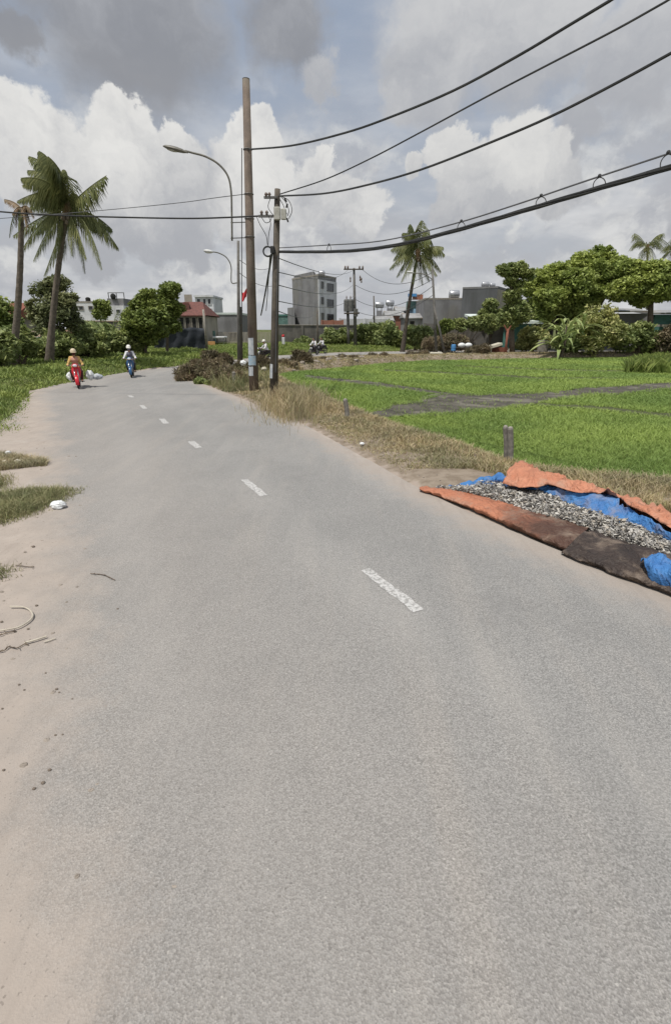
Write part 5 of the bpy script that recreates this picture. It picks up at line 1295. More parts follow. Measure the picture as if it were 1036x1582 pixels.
tree('broad_tree', 'highest light green spreading tree, middle of the wood at the right', 'tree', gb(920, 545, 66), bl((903, 404, 66, 17), (930, 398, 67, 16), (950, 412, 66, 17), (915, 425, 65, 22), (945, 440, 65, 18), (912, 455, 64, 18), (888, 418, 66, 18), (905, 478, 65, 14)), 16000, .36, 'canopy_leaf', .32, 'large trees at the right', sub=16, tight=.36)
tree('broad_tree', 'broad green tree reaching the right edge of the wood', 'tree', gb(1001, 545, 62), bl((972, 416, 63, 16), (1000, 419, 62, 17), (1028, 424, 62, 20), (985, 438, 62, 20), (1018, 446, 61, 20), (960, 448, 62, 18), (1045, 440, 62, 24), (992, 460, 62, 14)), 17000, .36, 'canopy_leaf', .34, 'large trees at the right', sub=16, tight=.36)
tree('broad_tree', 'green tree beyond the right picture edge', 'tree', gb(1100, 545, 64), bl((1080, 420, 64, 28), (1115, 410, 64, 30), (1100, 450, 63, 30), (1140, 440, 64, 30)), 9000, .42, 'canopy_leaf', .34, 'large trees at the right', sub=14, tight=.36)
tree('tree', 'dark round tree low at the far left edge', 'tree', gb(-10, 545, 42), bl((-10, 480, 42, 26), (8, 500, 42, 22), (-30, 500, 42, 26)), 5000, .26, 'tree_leaf', .13)
tree('tree', 'small dark round tree in front of the grey two level house', 'tree', gb(158, 530, 58), bl((158, 472, 58, 10), (155, 484, 58, 10), (163, 480, 58, 8)), 1800, .26, 'tree_leaf', .1)
# banana like fan plant at the field's far side
fb = gb(868, 545, 55); t = thing('fan_plant', 'large arching plant with long pale strap leaves in front of the right hand trees', 'plant', fb)
mb = MB()
for k in range(60):
    a = rng.random() * 6.28; e = rng.uniform(.3, 1.35); L = rng.uniform(2.2, 4.2); z0 = rng.uniform(.4, 3.2)
    o_ = fb + Vector((rng.normal() * .7, rng.normal() * .5, z0)); d = Vector((math.cos(a) * math.cos(e), math.sin(a) * math.cos(e), math.sin(e)))
    p2 = o_ + d * L * .75 + Vector((math.cos(a), math.sin(a), 0)) * L * .35 - Vector((0, 0, L * rng.uniform(.2, .6)))
    pts = bez(o_, o_ + d * L * .7, p2, 8); s_ = Vector((-math.sin(a), math.cos(a), 0)); rows = []
    for i, q in enumerate(pts):
        w_ = .17 * math.sin(math.pi * (.1 + .9 * i / 8)) + .01; rows.append([q - s_ * w_, q - Vector((0, 0, .05)), q + s_ * w_])
    mb.loft(rows)
obj('leaves', mb, M['banana_leaf'], t)
obj('stem', MB().tube([fb, fb + Vector((.1, 0, 1.8)), fb + Vector((0, 0, 3.2))], [.16, .13, .08], 8), M['trunk'], t)
fb2 = gb(172, 535, 44); t = thing('young_palm', 'small pale green palm like plant between the left palm and the bushy tree', 'plant', fb2)
for k in range(9):
    a = k * 2.4; frond(t, fb2, fb2 + Vector((math.cos(a) * .5, math.sin(a) * .5, 2.4)), fb2 + Vector((math.cos(a) * 1.6, math.sin(a) * 1.4, 1.5 + .9 * (k % 3))), .45, 'banana_leaf', 18)
# ------------------------------------------------------------------ bushes
LB = [((28, 545, 31), ((25, 525, 31, 20), (40, 532, 31, 14)), 'dark leafy bush at the foot of the dying palm'), ((0, 560, 28), ((0, 535, 28, 22), (-18, 540, 28, 24)), 'tall bush cut by the left picture edge'),
      ((55, 560, 34), ((48, 536, 34, 14), (66, 540, 34, 15)), 'low bush between the two left palm trunks'), ((95, 555, 36), ((92, 530, 36, 17), (108, 533, 36, 16), (84, 545, 36, 12)), 'bush right of the leaning palm foot'),
      ((135, 552, 38), ((130, 528, 38, 18), (148, 530, 38, 17), (118, 540, 38, 13)), 'broad bush behind the red motorbike rider'), ((172, 548, 41), ((166, 530, 41, 15), (182, 528, 41, 12)), 'bush between the two motorbike riders'),
      ((200, 545, 42), ((196, 530, 42, 12), (212, 534, 42, 11)), 'bush behind the blue motorbike rider'), ((145, 528, 50), ((140, 512, 50, 14), (165, 512, 50, 12), (120, 505, 50, 12)), 'darker hedge below the long orange topped wall')]
for (b_, bb, lab) in LB:
    bush('bush', lab, gb(*b_), bl(*bb), 3600, .2, 'bush_leaf', sub=14, tight=.42)
RB_ = [((915, 550, 56), ((905, 505, 56.5, 20), (925, 497, 57, 20), (940, 515, 56, 20), (915, 525, 56, 18)), 'yellowish rounded bush right of the fan plant', 'yellow_leaf'), ((985, 550, 57), ((965, 522, 57, 18), (985, 515, 57, 16), (1000, 526, 57, 16)), 'dense green bush in front of the grey shed wall', 'bush_leaf'),
       ((1030, 552, 56), ((1025, 530, 56, 16), (1045, 520, 56, 20)), 'dry brownish bush at the right picture edge', 'dry_dark'), ((880, 552, 57), ((880, 530, 57, 16), (895, 520, 57, 14)), 'dark bush below the fan plant', 'bush_leaf'),
       ((820, 550, 60), ((818, 520, 60, 14), (832, 526, 60, 14), (808, 532, 60, 10)), 'yellow green bush under the pale green roof', 'yellow_leaf'), ((720, 520, 64), ((712, 502, 64, 9), (735, 500, 64, 11), (755, 498, 64, 12)), 'green shrubs along the grey wall left of the vine covered tree', 'bush_leaf'),
       ((690, 520, 63), ((688, 503, 63, 9), (680, 512, 63, 8)), 'single upright green shrub right of the far lamp pole', 'tree_leaf'), ((760, 478, 66), ((757, 472, 66, 10), (762, 490, 66, 11), (750, 485, 66, 9)), 'thin tree like shrub in front of the dark grey block', 'bush_leaf')]
for (b_, bb, lab, lf) in RB_:
    bush('bush', lab, gb(*b_), bl(*bb), 3600, .25, lf, sub=14, tight=.42)
MBs = [((520, 535, 68), ((512, 522, 68, 12), (530, 520, 68, 12)), 'green bush behind the two far motorbikes'), ((565, 532, 68), ((560, 515, 68, 13), (580, 512, 68, 13), (572, 525, 68, 12)), 'tall green bush right of the transformer pole'),
       ((605, 535, 66), ((600, 512, 66, 13), (612, 525, 66, 12), (590, 522, 66, 12)), 'green bush left of the middle palm foot'), ((640, 538, 63), ((638, 518, 63, 13), (655, 515, 63, 11), (650, 530, 63, 10)), 'dull bush right of the middle palm foot'), ((480, 532, 70), ((470, 528, 70, 7), (460, 530, 70, 6)), 'low weeds at the end of the far wall')]
for (b_, bb, lab) in MBs:
    bush('bush', lab, gb(*b_), bl(*bb), 3200, .26, 'bush_leaf', sub=14, tight=.42)
# dry brown brush on the inside of the bend and along the bank
DB = [((292, 592, 26.5), ((291, 577, 26.5, 10), (304, 571, 27, 11), (283, 585, 26, 6)), 'dry brown bush nearest the road on the inside of the bend', 'dry_leaf', 3200), ((325, 592, 26), ((318, 571, 26.5, 12), (337, 573, 26, 12), (328, 586, 25.5, 9)), 'large dry brown bush in the middle of the bend', 'dry_leaf', 4600),
      ((352, 597, 24.5), ((352, 580, 24.5, 10), (368, 586, 24, 9), (340, 590, 24.5, 8)), 'brown bush in front of the thin grey lamp pole', 'dry_leaf', 3200), ((330, 572, 31), ((328, 556, 31, 10), (345, 558, 31, 9)), 'dark upright brush on top of the bend', 'dry_dark', 2200),
      ((380, 580, 30), ((372, 570, 30, 8), (384, 574, 30, 8)), 'dark brush behind the tallest brown pole', 'dry_dark', 1600), ((408, 572, 31), ((404, 562, 31, 10), (412, 568, 31, 8)), 'dark brown brush between the two tall poles', 'dry_dark', 2200),
      ((465, 575, 40), ((455, 562, 40, 8), (470, 558, 40, 9), (462, 550, 40, 7)), 'dark spiky brush left of the far motorbikes', 'dry_dark', 2200), ((440, 578, 38), ((436, 566, 38, 8), (448, 568, 38, 8)), 'brown brush right of the shorter pole', 'dry_leaf', 1700),
      ((495, 572, 44), ((488, 562, 44, 7), (502, 560, 44, 7)), 'brown brush on the bank below the far motorbikes', 'dry_leaf', 1500), ((535, 565, 47), ((526, 556, 47, 6), (545, 557, 47, 6)), 'low brown brush on the bank below the transformer pole', 'dry_leaf', 1300),
      ((585, 562, 50), ((575, 553, 50, 6), (592, 553, 50, 6)), 'low brown brush on the bank right of the transformer pole', 'dry_leaf', 1300), ((645, 560, 53), ((635, 552, 53, 6), (652, 551, 53, 7)), 'brown brush at the foot of the leaning prop', 'dry_leaf', 1500),
      ((735, 556, 55), ((728, 546, 55, 8), (742, 544, 55, 9)), 'dark brush left of the little lean-to hut', 'dry_dark', 1600), ((700, 545, 58), ((685, 530, 58, 10), (705, 528, 58, 10), (665, 532, 58, 9)), 'tangle of dry brush below the grey wall', 'dry_leaf', 2600)]
for (b_, bb, lab, lf, n_) in DB:
    bush('dry_bush', lab, gb(*b_), bl(*bb), int(n_ * 2.2), .042 + .0009 * b_[2], lf, group='dry brush on the bank', sub=12, tight=.7, elong=8, up=0)
bush('bush', 'small green weed clump in front of the dry bushes on the bend', gb(318, 598, 24.6), bl((312, 592, 24.6, 7), (324, 594, 24.4, 6)), 900, .12, 'bush_leaf', sub=8, tight=.5, elong=3)
wx, wy = [], []
for _ in range(6500):
    q = G(random.uniform(276, 420), 0 + random.uniform(578, 606)); wx.append(q.x); wy.append(q.y)
wx, wy = np.array(wx), np.array(wy); kk_ = ~inside(RIGHT + LEFT[::-1], wx, wy) & (vnoise(wx, wy, 1.1, 71) > .3); wx, wy = wx[kk_], wy[kk_]
blades('bend_weeds', wx, wy, ground_z(wx, wy) - .02, .15 + .7 * rng.random(len(wx)) ** 2.5, np.full(len(wx), .022), 1.0, M['grass_dull'], 'half green half dry weeds between the dry bushes on the bend', 'weeds', bent='strip')
# tall dry weeds by the shorter pole
wx, wy = [], []
for _ in range(5000):
    q = G(random.gauss(450, 24), random.gauss(630, 11)); wx.append(q.x); wy.append(q.y)
wx, wy = np.array(wx), np.array(wy)
blades('dry_weeds', wx, wy, ground_z(wx, wy) - .02, .2 + .55 * rng.random(len(wx)) ** 2, np.full(len(wx), .014), .9, M['grass_dry'], 'tall dry weeds to the right of the shorter pole', 'dry weeds', bent='strip')
# rubble on the bank
mb = MB()
for _ in range(170):
    px, Y = random.uniform(430, 860), 0; q = G(px, random.uniform(553, 566)); r_ = random.uniform(.06, .24); q.z = gz(q.x, q.y)
    if not inside(FIELD, np.array([q.x]), np.array([q.y]))[0]: mb.ball(q + Vector((0, 0, r_ * .3)), (r_ * 1.2, r_, r_ * .7), 7, 5, jit=.22)
tag(obj('rubble', mb, M['stone']), 'broken stones and rubble strewn along the bank behind the field', 'rubble', kind='stuff')

# ------------------------------------------------------------------ buildings
def house(name, label, pts, z1, mat, z0=-.3, cat='building', roof=None, par=0.0):
    """walls over a footprint polygon with a flat roof slab; pts are (x, y)"""
    cx = sum(p[0] for p in pts) / len(pts); cy = sum(p[1] for p in pts) / len(pts); t = thing(name, label, cat, (cx, cy, 0))
    obj('wall', MB().prism(pts, z0, z1), M[mat], t)
    if roof:
        ex = [(cx + (p[0] - cx) * (1 + par), cy + (p[1] - cy) * (1 + par)) for p in pts]
        obj('roof', MB().prism(ex, z1 + .003, z1 + .28), M[roof], t)
    return t
def opening(t, a, b, u0, u1, z0, z1, name='window', mat='glass', frame='concrete', grid=True):
    """window set proud of the wall running from a to b (x, y), at distances u0..u1"""
    a, b = Vector((a[0], a[1], 0)), Vector((b[0], b[1], 0)); d = (b - a).normalized(); n_ = Vector((d.y, -d.x, 0))
    if n_.y > 0: n_ = -n_
    c = a + d * (u0 + u1) / 2; rz = math.atan2(d.y, d.x); w_ = u1 - u0; h_ = z1 - z0; fw = .09
    mb = MB()
    for dx in (-w_ / 2, w_ / 2): mb.box(c + d * dx + n_ * .03 + Vector((0, 0, (z0 + z1) / 2)), (fw, .12, h_ + fw), rz)
    for z in (z0, z1): mb.box(c + n_ * .034 + Vector((0, 0, z)), (w_ - fw, .12, fw), rz)
    f = obj(name, mb, M[frame], t)
    obj('pane', MB().box(c + n_ * .012 + Vector((0, 0, (z0 + z1) / 2)), (w_, .04, h_), rz), M[mat], f)
    return f
def tank(t, c, r=.5, L=1.3):
    mm = Matrix.Translation(Vector(c)) @ Matrix.Rotation(R(90), 4, 'Y')
    o_ = obj('water_tank', MB().lathe([(r * .3, -L / 2 - .1), (r * .9, -L / 2), (r, -L / 2 + .1), (r, L / 2 - .1), (r * .9, L / 2), (r * .3, L / 2 + .1)], n=16, m=mm), M['steel_tank'], t, smooth=True)
    mb = MB()
    for dx in (-.4, .4): mb.box(Vector(c) + Vector((dx, 0, -r - .3)), (.08, .7, .7))
    obj('stand', mb, M['metal'], o_)
xy = lambda p: (p.x, p.y)
# tall grey house: near corner at x 491
k0, k1, k2 = P(491, 425, 92), P(451, 430, 100), P(519, 433, 98)
k3 = Vector((k1.x + k2.x - k0.x, k1.y + k2.y - k0.y, 0)); zt = P(491, 426, 92).z
t = house('apartment_house', 'tallest house, bare grey on the left side and white with dark windows in front', [xy(k0), xy(k2), xy(k3), xy(k1)], zt, 'plaster_grey', roof='concrete', par=.01)
d = (k2 - k0); d.z = 0; L = d.length; d.normalize(); nrm = Vector((d.y, -d.x, 0)); nrm = nrm if nrm.y < 0 else -nrm
c_ = k0 + d * L / 2; rz = math.atan2(d.y, d.x); z5 = P(505, 433, 94).z
obj('facade', MB().box((c_.x + nrm.x * .05, c_.y + nrm.y * .05, z5 / 2), (L - .02, .16, z5), rz), M['white_wall'], t)
fa, fb_ = xy(k0 + nrm * .13), xy(k2 + nrm * .13)
for y0, y1 in ((437, 449), (462, 474), (485, 496)): opening(t, fa, fb_, L * .44, L * .80, P(508, y1, 94).z, P(508, y0, 94).z, frame='plaster_grey')
for y0, y1 in ((436, 446), (460, 470), (484, 494)): opening(t, fa, fb_, L * .12, L * .24, P(497, y1, 94).z, P(497, y0, 94).z, mat='plaster_grey', frame='plaster_grey')
tank(t, P(497, 422.5, 95), .5, .9)
obj('stair_head', MB().prism([xy(k0.lerp(k1, .15)), xy(k0.lerp(k3, .3)), xy(k3.lerp(k1, .3)), xy(k1.lerp(k3, .1))], zt + .28, zt + .8), M['plaster_grey'], t)
a_, b_ = P(451, 475, 98), P(444, 475, 100); obj('side_wing', MB().prism([xy(P(455, 475, 97)), xy(a_), (a_.x, a_.y + 6), (b_.x, b_.y + 6), xy(b_)], -.3, a_.z), M['plaster_grey'], t)
house('green_house', 'low teal green house peeping out left of the tall grey house', [xy(P(428, 500, 101)), xy(P(447, 500, 101)), xy(P(447, 500, 108)), xy(P(428, 500, 108))], P(440, 488, 101).z, 'teal_net', roof='roof_teal', par=.03)
# white three storey house
Yw = 88; a, b = xy(P(303, 480, Yw)), xy(P(330.5, 480, Yw)); zw = P(315, 459, Yw).z
t = house('white_house', 'narrow white three storey house with a wide flat roof slab right of the red roof', [a, b, (b[0], Yw + 7), (a[0], Yw + 7)], zw, 'white_wall', roof='white_wall', par=.09)
for x0, x1, y0, y1 in ((304.5, 310, 461.5, 470), (314, 318.5, 461.5, 470), (321, 326, 461.5, 470), (322, 326.5, 476.5, 486), (312, 316, 476.5, 486)):
    opening(t, a, b, P(x0, 466, Yw).x - a[0], P(x1, 466, Yw).x - a[0], P(315, y1, Yw).z, P(315, y0, Yw).z, frame='white_wall')
# red tiled house
Yr = 64; a, b = P(263, 497, Yr), P(316, 497, Yr); zr = P(290, 487, Yr).z; zr2 = P(290, 466, Yr + 3).z
t = house('red_roof_house', 'open brown house under a dull red tiled roof behind the black netting', [xy(a), xy(b), (b.x, Yr + 7), (a.x, Yr + 7)], zr - .1, 'tan_wall')
def gable_roof(t, x0, x1, y0, y1, z0, z1, mat, over=.4, hip=0.0):
    ym = (y0 + y1) / 2; th = .12; x0 -= over; x1 += over; y0 -= over; y1 += over; mb = MB()
    vs = [(x0, y0, z0), (x1, y0, z0), (x1 - hip, ym, z1), (x0 + hip, ym, z1), (x0, y1, z0), (x1, y1, z0)]
    vs2 = [(x, y, z - th) for x, y, z in vs]
    mb.add(vs + vs2, [(0, 1, 2, 3), (3, 2, 5, 4), (0, 3, 4), (1, 5, 2), (6, 9, 8, 7), (9, 10, 11, 8), (6, 7, 1, 0), (4, 5, 11, 10)]); return obj('roof', mb, M[mat], t)
gable_roof(t, a.x, b.x, Yr, Yr + 7, zr, zr2, 'red_tile', .3, 1.2)
obj('gablet', MB().prism([xy(P(272, 480, Yr + 1.2)), xy(P(293, 480, Yr + 1.2)), xy(P(293, 480, Yr + 3)), xy(P(272, 480, Yr + 3))], zr, P(285, 467, Yr + 1.2).z), M['red_tile'], t)
for i, px in enumerate((268, 277, 286, 296, 306)): opening(t, xy(a), xy(b), P(px, 490, Yr).x - a.x, P(px + 7, 490, Yr).x - a.x, -.2, P(px, 490, Yr).z, name='doorway', mat='dark', frame='concrete')
obj('tower', MB().prism([xy(P(285, 462, Yr + 8.2)), xy(P(297, 462, Yr + 8.2)), xy(P(297, 462, Yr + 11)), xy(P(285, 462, Yr + 11))], 0, P(290, 455, Yr + 8.2).z), M['tan_wall'], t)
# black shade net on posts
Yn = 52.0; n0, n1 = P(237, 520, Yn - 2), P(319, 520, Yn); t = thing('shade_net', 'black shade netting hung along posts left of the grey gate', 'netting', (n0.x, n0.y, 0)); rows = []
for i in range(60):
    u = i / 59; q = n0.lerp(n1, u); top = P(240, 505, Yn).z + .05 * math.sin(u * 17) - .15 * abs(math.sin(u * 9)) ; rows.append([Vector((q.x, q.y + .05 * math.sin(u * 31 + v_ * .7) + .05 * math.sin(v_ * 1.3 + u * 9), top * (1 - v_ / 9) + .0 * v_)) for v_ in range(10)])
o_ = obj('net', MB().loft(rows), M['black_net'], t, smooth=True); o_.modifiers.new('t', 'SOLIDIFY').thickness = .02
for u in (0, .33, .66): q = n0.lerp(n1, u); obj('post', MB().tube([(q.x, q.y + .3, -.2), (q.x, q.y + .3, P(240, 500, Yn).z)], .06, 6), M['pole_dark'], t)
pole('fence_post', 'pale leaning post at the right end of the black netting', P(319.5, 534, Yn - .6), P(314, 478, Yn - .6), .13, .1, 'concrete')
# fences, gate and low buildings behind the bend
Yg = 70
def wall_thing(name, label, p0, p1, z1, th, mat, cap=None, cat='wall', z0=-.3):
    d = Vector((p1.x - p0.x, p1.y - p0.y, 0)); L = d.length; rz = math.atan2(d.y, d.x); c = (p0 + p1) / 2; t = thing(name, label, cat, (c.x, c.y, 0))
    obj('panel', MB().box((c.x, c.y, (z0 + z1) / 2), (L, th, z1 - z0), rz), M[mat], t)
    if cap: obj('coping', MB().box((c.x, c.y, z1 + .063), (L + .1, th + .16, .12), rz, bev=.02), M[cap], t)
    n_ = max(2, int(L / 3.2))
    for i in range(n_ + 1): q = p0.lerp(p1, i / n_); obj('pillar', MB().box((q.x, q.y - .05, (z0 + z1) / 2 + .02), (.3, th + .2, z1 - z0 + .1), rz), M[mat], t)
    return t
wall_thing('boundary_wall', 'old mossy wall with pillars behind the far motorbikes', P(425, 520, 74), P(585, 520, 78), P(500, 503, 76).z, .2, 'old_wall', 'concrete')
wall_thing('boundary_wall', 'bright white wall strip just above the bushes right of the transformer pole', P(525, 500, 84), P(600, 500, 86), P(560, 492.5, 85).z, .2, 'white_wall')
wall_thing('boundary_wall', 'short red brick wall at the foot of the tall grey house', P(497, 500, 82), P(529, 500, 82), P(512, 495, 82).z, .2, 'brick')
t = thing('picket_fence', 'grey picket fence behind the tallest brown pole', 'fence', xy(P(380, 520, Yg)) + (0,)); mb = MB()
for i in range(46): q = P(333 + i * 2.05, 520, Yg); mb.box((q.x, q.y, P(340, 513, Yg).z / 2), (.1, .05, P(340, 513, Yg).z))
obj('pickets', mb, M['tan_wall'], t); qa, qb = P(332, 516, Yg), P(428, 516, Yg)
obj('rail', MB().box(((qa.x + qb.x) / 2, Yg + .06, .9), (qb.x - qa.x, .06, .1)).box(((qa.x + qb.x) / 2, Yg + .06, .3), (qb.x - qa.x, .06, .1)), M['tan_wall'], t)
a, b = P(330, 500, 80), P(372, 500, 80); t = house('low_house', 'low flat grey building between the white house and the tallest pole', [xy(a), xy(b), (b.x, 87), (a.x, 87)], P(350, 486, 80).z, 'plaster_grey', roof='roof_pale', par=.03)
opening(t, xy(a), xy(b), 2.2, 3.6, .6, 2.0, mat='dark')
t = thing('market_canopy', 'small white flat canopy on posts behind the bend', 'canopy', xy(P(340, 528, 66)) + (0,)); qa, qb = P(330.5, 521, 66), P(349, 521, 66)
obj('roof', MB().box(((qa.x + qb.x) / 2, 66, qa.z), (qb.x - qa.x, 1.6, .22), bev=.04), M['white_wall'], t)
for x in (qa.x + .15, qb.x - .15):
    for dy in (-.7, .7): obj('post', MB().tube([(x, 66 + dy, -.2), (x, 66 + dy, qa.z - .11)], .05, 6), M['metal'], t)
obj('counter', MB().box(((qa.x + qb.x) / 2, 66, .2), (qb.x - qa.x - .5, 1.2, .9), bev=.03), M['tan_wall'], t)
q0_, q1_ = P(322, 537, 60), P(333, 537, 60); t = thing('board', 'upright orange brown board at the roadside beside the white canopy', 'board', ((q0_.x + q1_.x) / 2, 60, 0))
obj('panel', MB().box(((q0_.x + q1_.x) / 2, 60, P(327, 533, 60).z), (q1_.x - q0_.x, .08, P(327, 527, 60).z - P(327, 538, 60).z), bev=.02), M['orange_board'], t)
for x in (q0_.x + .1, q1_.x - .1): obj('leg', MB().tube([(x, 60.08, -.2), (x, 60.08, P(327, 530, 60).z)], .04, 6), M['pole_dark'], t)
wall_thing('gate', 'dark green metal gate left of the grey picket fence', P(320, 520, 68), P(331, 520, 68), P(325, 512, 68).z, .1, 'teal_net', cat='gate')
# left background
Yl = 66; a, b = P(105, 500, Yl), P(202, 500, Yl)
wall_thing('boundary_wall', 'long dull wall with a pale orange top behind the left bushes', a, b, P(150, 497, Yl).z, .2, 'old_wall', 'orange_wall')
a, b = P(164, 480, 84), P(192, 480, 84); t = house('grey_house', 'grey house with a roof frame on top left of the bushy tree', [xy(a), xy(b), (b.x, 91), (a.x, 91)], P(178, 472, 84).z, 'white_wall')
ac, bc = P(166, 465, 84.4), P(191, 465, 84.4); obj('upper_floor', MB().prism([xy(ac), xy(bc), (bc.x, 90), (ac.x, 90)], P(178, 472, 84).z + .003, P(178, 461, 84.4).z), M['plaster_grey'], t)
opening(t, xy(a), xy(b), 1.6, 2.3, P(170, 484, 84).z, P(170, 478, 84).z, frame='white_wall'); zf = P(178, 461, 84.4).z; mb = MB()
for x in (ac.x, (ac.x + bc.x) / 2, bc.x - .1): mb.box((x + .05, 85, zf + .4), (.1, .1, .8))
mb.box(((ac.x + bc.x) / 2, 85, zf + .85), (bc.x - ac.x, .12, .1)); obj('roof_frame', mb, M['metal'], t)
obj('dish', MB().ball(P(175, 458, 84.2), (.45, .3, .45), 12, 8), M['dark'], t)
a, b = P(118, 480, 90), P(165, 480, 90); t = house('low_house', 'long low pale building right of the leaning palm trunk', [xy(a), xy(b), (b.x, 97), (a.x, 97)], P(140, 468, 90).z, 'white_wall', roof='concrete', par=.01)
for u in (.6, 2.2, 3.8): opening(t, xy(a), xy(b), u, u + .7, P(140, 479, 90).z, P(140, 473, 90).z)
obj('water_tank', MB().lathe([(.3, 0), (.4, .1), (.4, .7), (.15, .85)], P(137, 467.5, 90.5), 12), M['dark'], t)
a, b = P(34, 525, 46), P(84, 525, 46); zq = P(60, 522, 46).z; t = house('shed', 'low shed with a tan sheet roof between the two left palm trunks', [xy(a), xy(b), (b.x, 51), (a.x, 51)], zq, 'teal_net', cat='shed')
gable_roof(t, a.x, b.x, 46, 51, zq, P(60, 510, 48).z, 'orange_wall', .2)
o_ = wall_thing('mesh_fence', 'pale teal netting fence in front of the tan roofed shed', P(46, 540, 40), P(96, 540, 40), P(60, 521, 40).z, .06, 'teal_net', cat='fence')
a, b = P(-30, 520, 50), P(24, 520, 50); t = house('old_house', 'brownish old house at the left edge behind the dying palm', [xy(a), xy(b), (b.x, 56), (a.x, 56)], P(0, 490, 50).z, 'tan_wall', cat='house')
gable_roof(t, a.x, b.x, 50, 56, P(0, 490, 50).z, P(0, 468, 53).z, 'rust', .4)
# middle background roofs
mid = [(580, 606, 491, 96, 'tan_wall', 'low tan house left of the middle palm, lowest of the roofs'), (596, 622, 483, 102, 'brick', 'brick coloured house behind the tan one left of the middle palm'), (612, 640, 476, 108, 'plaster_grey', 'grey house just left of the middle palm trunk'),
       (625, 662, 487, 92, 'roof_metal', 'long low grey roofed house in front of the small blue house')]
for x0, x1, yt, Y, mt, lab in mid:
    a, b = P(x0, 500, Y), P(x1, 500, Y); zt = P((x0 + x1) / 2, yt + 4, Y).z
    t = house('far_house', lab, [xy(a), xy(b), (b.x, Y + 6), (a.x, Y + 6)], zt, mt, cat='house'); gable_roof(t, a.x, b.x, Y, Y + 6, zt, P((x0 + x1) / 2, yt, Y).z + .4, 'roof_metal', .3)
    opening(t, xy(a), xy(b), .8, 1.7, zt - 1.6, zt - .5, mat='dark')
for i, (px, py, Y) in enumerate(((586, 471, 100), (602, 468, 106))):
    c = P(px, py, Y); t = thing('water_tank', ('steel water tank on a stand above the tan house', 'steel water tank above the brick coloured house')[i], 'water tank', (c.x, c.y, 0)); tank(t, c, .55, 1.5)
    obj('tower', MB().box((c.x, c.y, c.z / 2 - .5), (1.0, .8, c.z - 1.0)), M['plaster_grey'], t)
a, b = P(638, 490, 100), P(656, 490, 100); t = house('blue_house', 'small pale blue house with a red front on top behind the middle palm', [xy(a), xy(b), (b.x, 106), (a.x, 106)], P(647, 477, 100).z, 'blue_wall', cat='house')
a2, b2_ = P(632, 470, 100.5), P(656, 470, 100.5); obj('upper_floor', MB().prism([xy(a2), xy(b2_), (b2_.x, 105), (a2.x, 105)], P(647, 477, 100).z + .003, P(647, 465, 100.5).z), M['teal_net'], t)
obj('red_parapet', MB().box(((a2.x + b2_.x) / 2, 100.3, P(647, 459, 100.3).z), (b2_.x - a2.x - 1.0, .2, .9)), M['brick'], t); obj('blue_canopy', MB().box((a2.x + .4, 100, P(630, 456, 100).z), (1.5, 1.0, .5)), M['blue_plastic'], t)
opening(t, xy(a), xy(b), 1.3, 2.1, P(650, 481, 100).z, P(650, 476, 100).z, mat='dark', frame='white_wall')
a, b = P(655, 490, 90), P(716, 490, 90); t = house('warehouse', 'wide pale grey blank walled building right of the blue house', [xy(a), xy(b), (b.x, 100), (a.x, 100)], P(685, 463, 90).z, 'plaster_grey', roof='concrete', par=.005)
tank(t, P(701, 455, 91), .7, 1.6)
opening(t, xy(a), xy(b), 5.4, 6.6, .6, 2.4, mat='dark')
a, b, c_ = P(714, 450, 82), P(768, 450, 80), P(790, 450, 88); zt = P(740, 446, 81).z
t = house('dark_block', 'dark grey windowless block with tanks on its roof', [xy(a), xy(b), xy(c_), (a.x + (c_.x - b.x), a.y + 8)], zt, 'plaster_dark', roof='plaster_grey', par=.008)
obj('pale_side', MB().prism([(b.x + .02, b.y - .06), (c_.x + .06, c_.y - .06), (c_.x + .06, c_.y + .1), (b.x + .02, b.y + .1)], -.2, zt - .1), M['tan_wall'], t)
tank(t, P(749, 439.5, 83), .4, 1.0); tank(t, P(760, 440.5, 83), .3, .7)
# sheds and walls behind the field
wall_thing('boundary_wall', 'long dark grey wall behind the field from the lamp pole to the large trees', P(655, 515, 66), P(850, 520, 66), P(740, 500, 66).z, .2, 'old_wall')
def lean_roof(t, p0, p1, Y, dep, z, th, mat):
    x0, x1 = P(p0, 490, Y).x, P(p1, 490, Y).x; vs = [(x0, Y, z), (x1, Y, z), (x1, Y + dep, z + .5), (x0, Y + dep, z + .5)]; v2 = [(x, y, z_ - th) for x, y, z_ in vs]
    return obj('roof', MB().add(vs + v2, [(0, 1, 2, 3), (7, 6, 5, 4), (0, 4, 5, 1), (1, 5, 6, 2), (2, 6, 7, 3), (3, 7, 4, 0)]), M[mat], t)
for x0, x1, yt, Y, lab in ((730, 753, 490, 70, 'small shed with a pale green white roof left of the vine covered tree'), (766, 784, 491, 71, 'shed with a white roof hidden behind the vine covered tree'), (792, 838, 496, 62, 'open shed with a bright pale green roof right of the vine covered tree')):
    z = P((x0 + x1) / 2, yt, Y).z; a, b = P(x0, 500, Y + .3), P(x1, 500, Y + .3); t = thing('shed', lab, 'shed', ((a.x + b.x) / 2, Y, 0))
    lean_roof(t, x0 - 2, x1 + 2, Y, 4, z, .3, 'roof_pale'); obj('wall', MB().prism([(a.x, Y + 3.2), (b.x, Y + 3.2), (b.x, Y + 3.5), (a.x, Y + 3.5)], -.3, z + .05), M['roof_teal'], t)
    for x in (a.x + .1, (a.x + b.x) / 2, b.x - .1): obj('post', MB().tube([(x, Y + .25, -.3), (x, Y + .25, z - .28)], .07, 6), M['pole_dark'], t)
a, b = P(945, 500, 67), P(1004, 500, 66); t = house('shed', 'grey sheet metal shed half hidden by the right hand bushes', [xy(a), xy(b), (b.x, 73), (a.x, 73)], P(970, 484, 66).z, 'plaster_grey', cat='shed'); lean_roof(t, 938, 1006, 66, 6, P(970, 480, 66).z, .2, 'roof_metal')
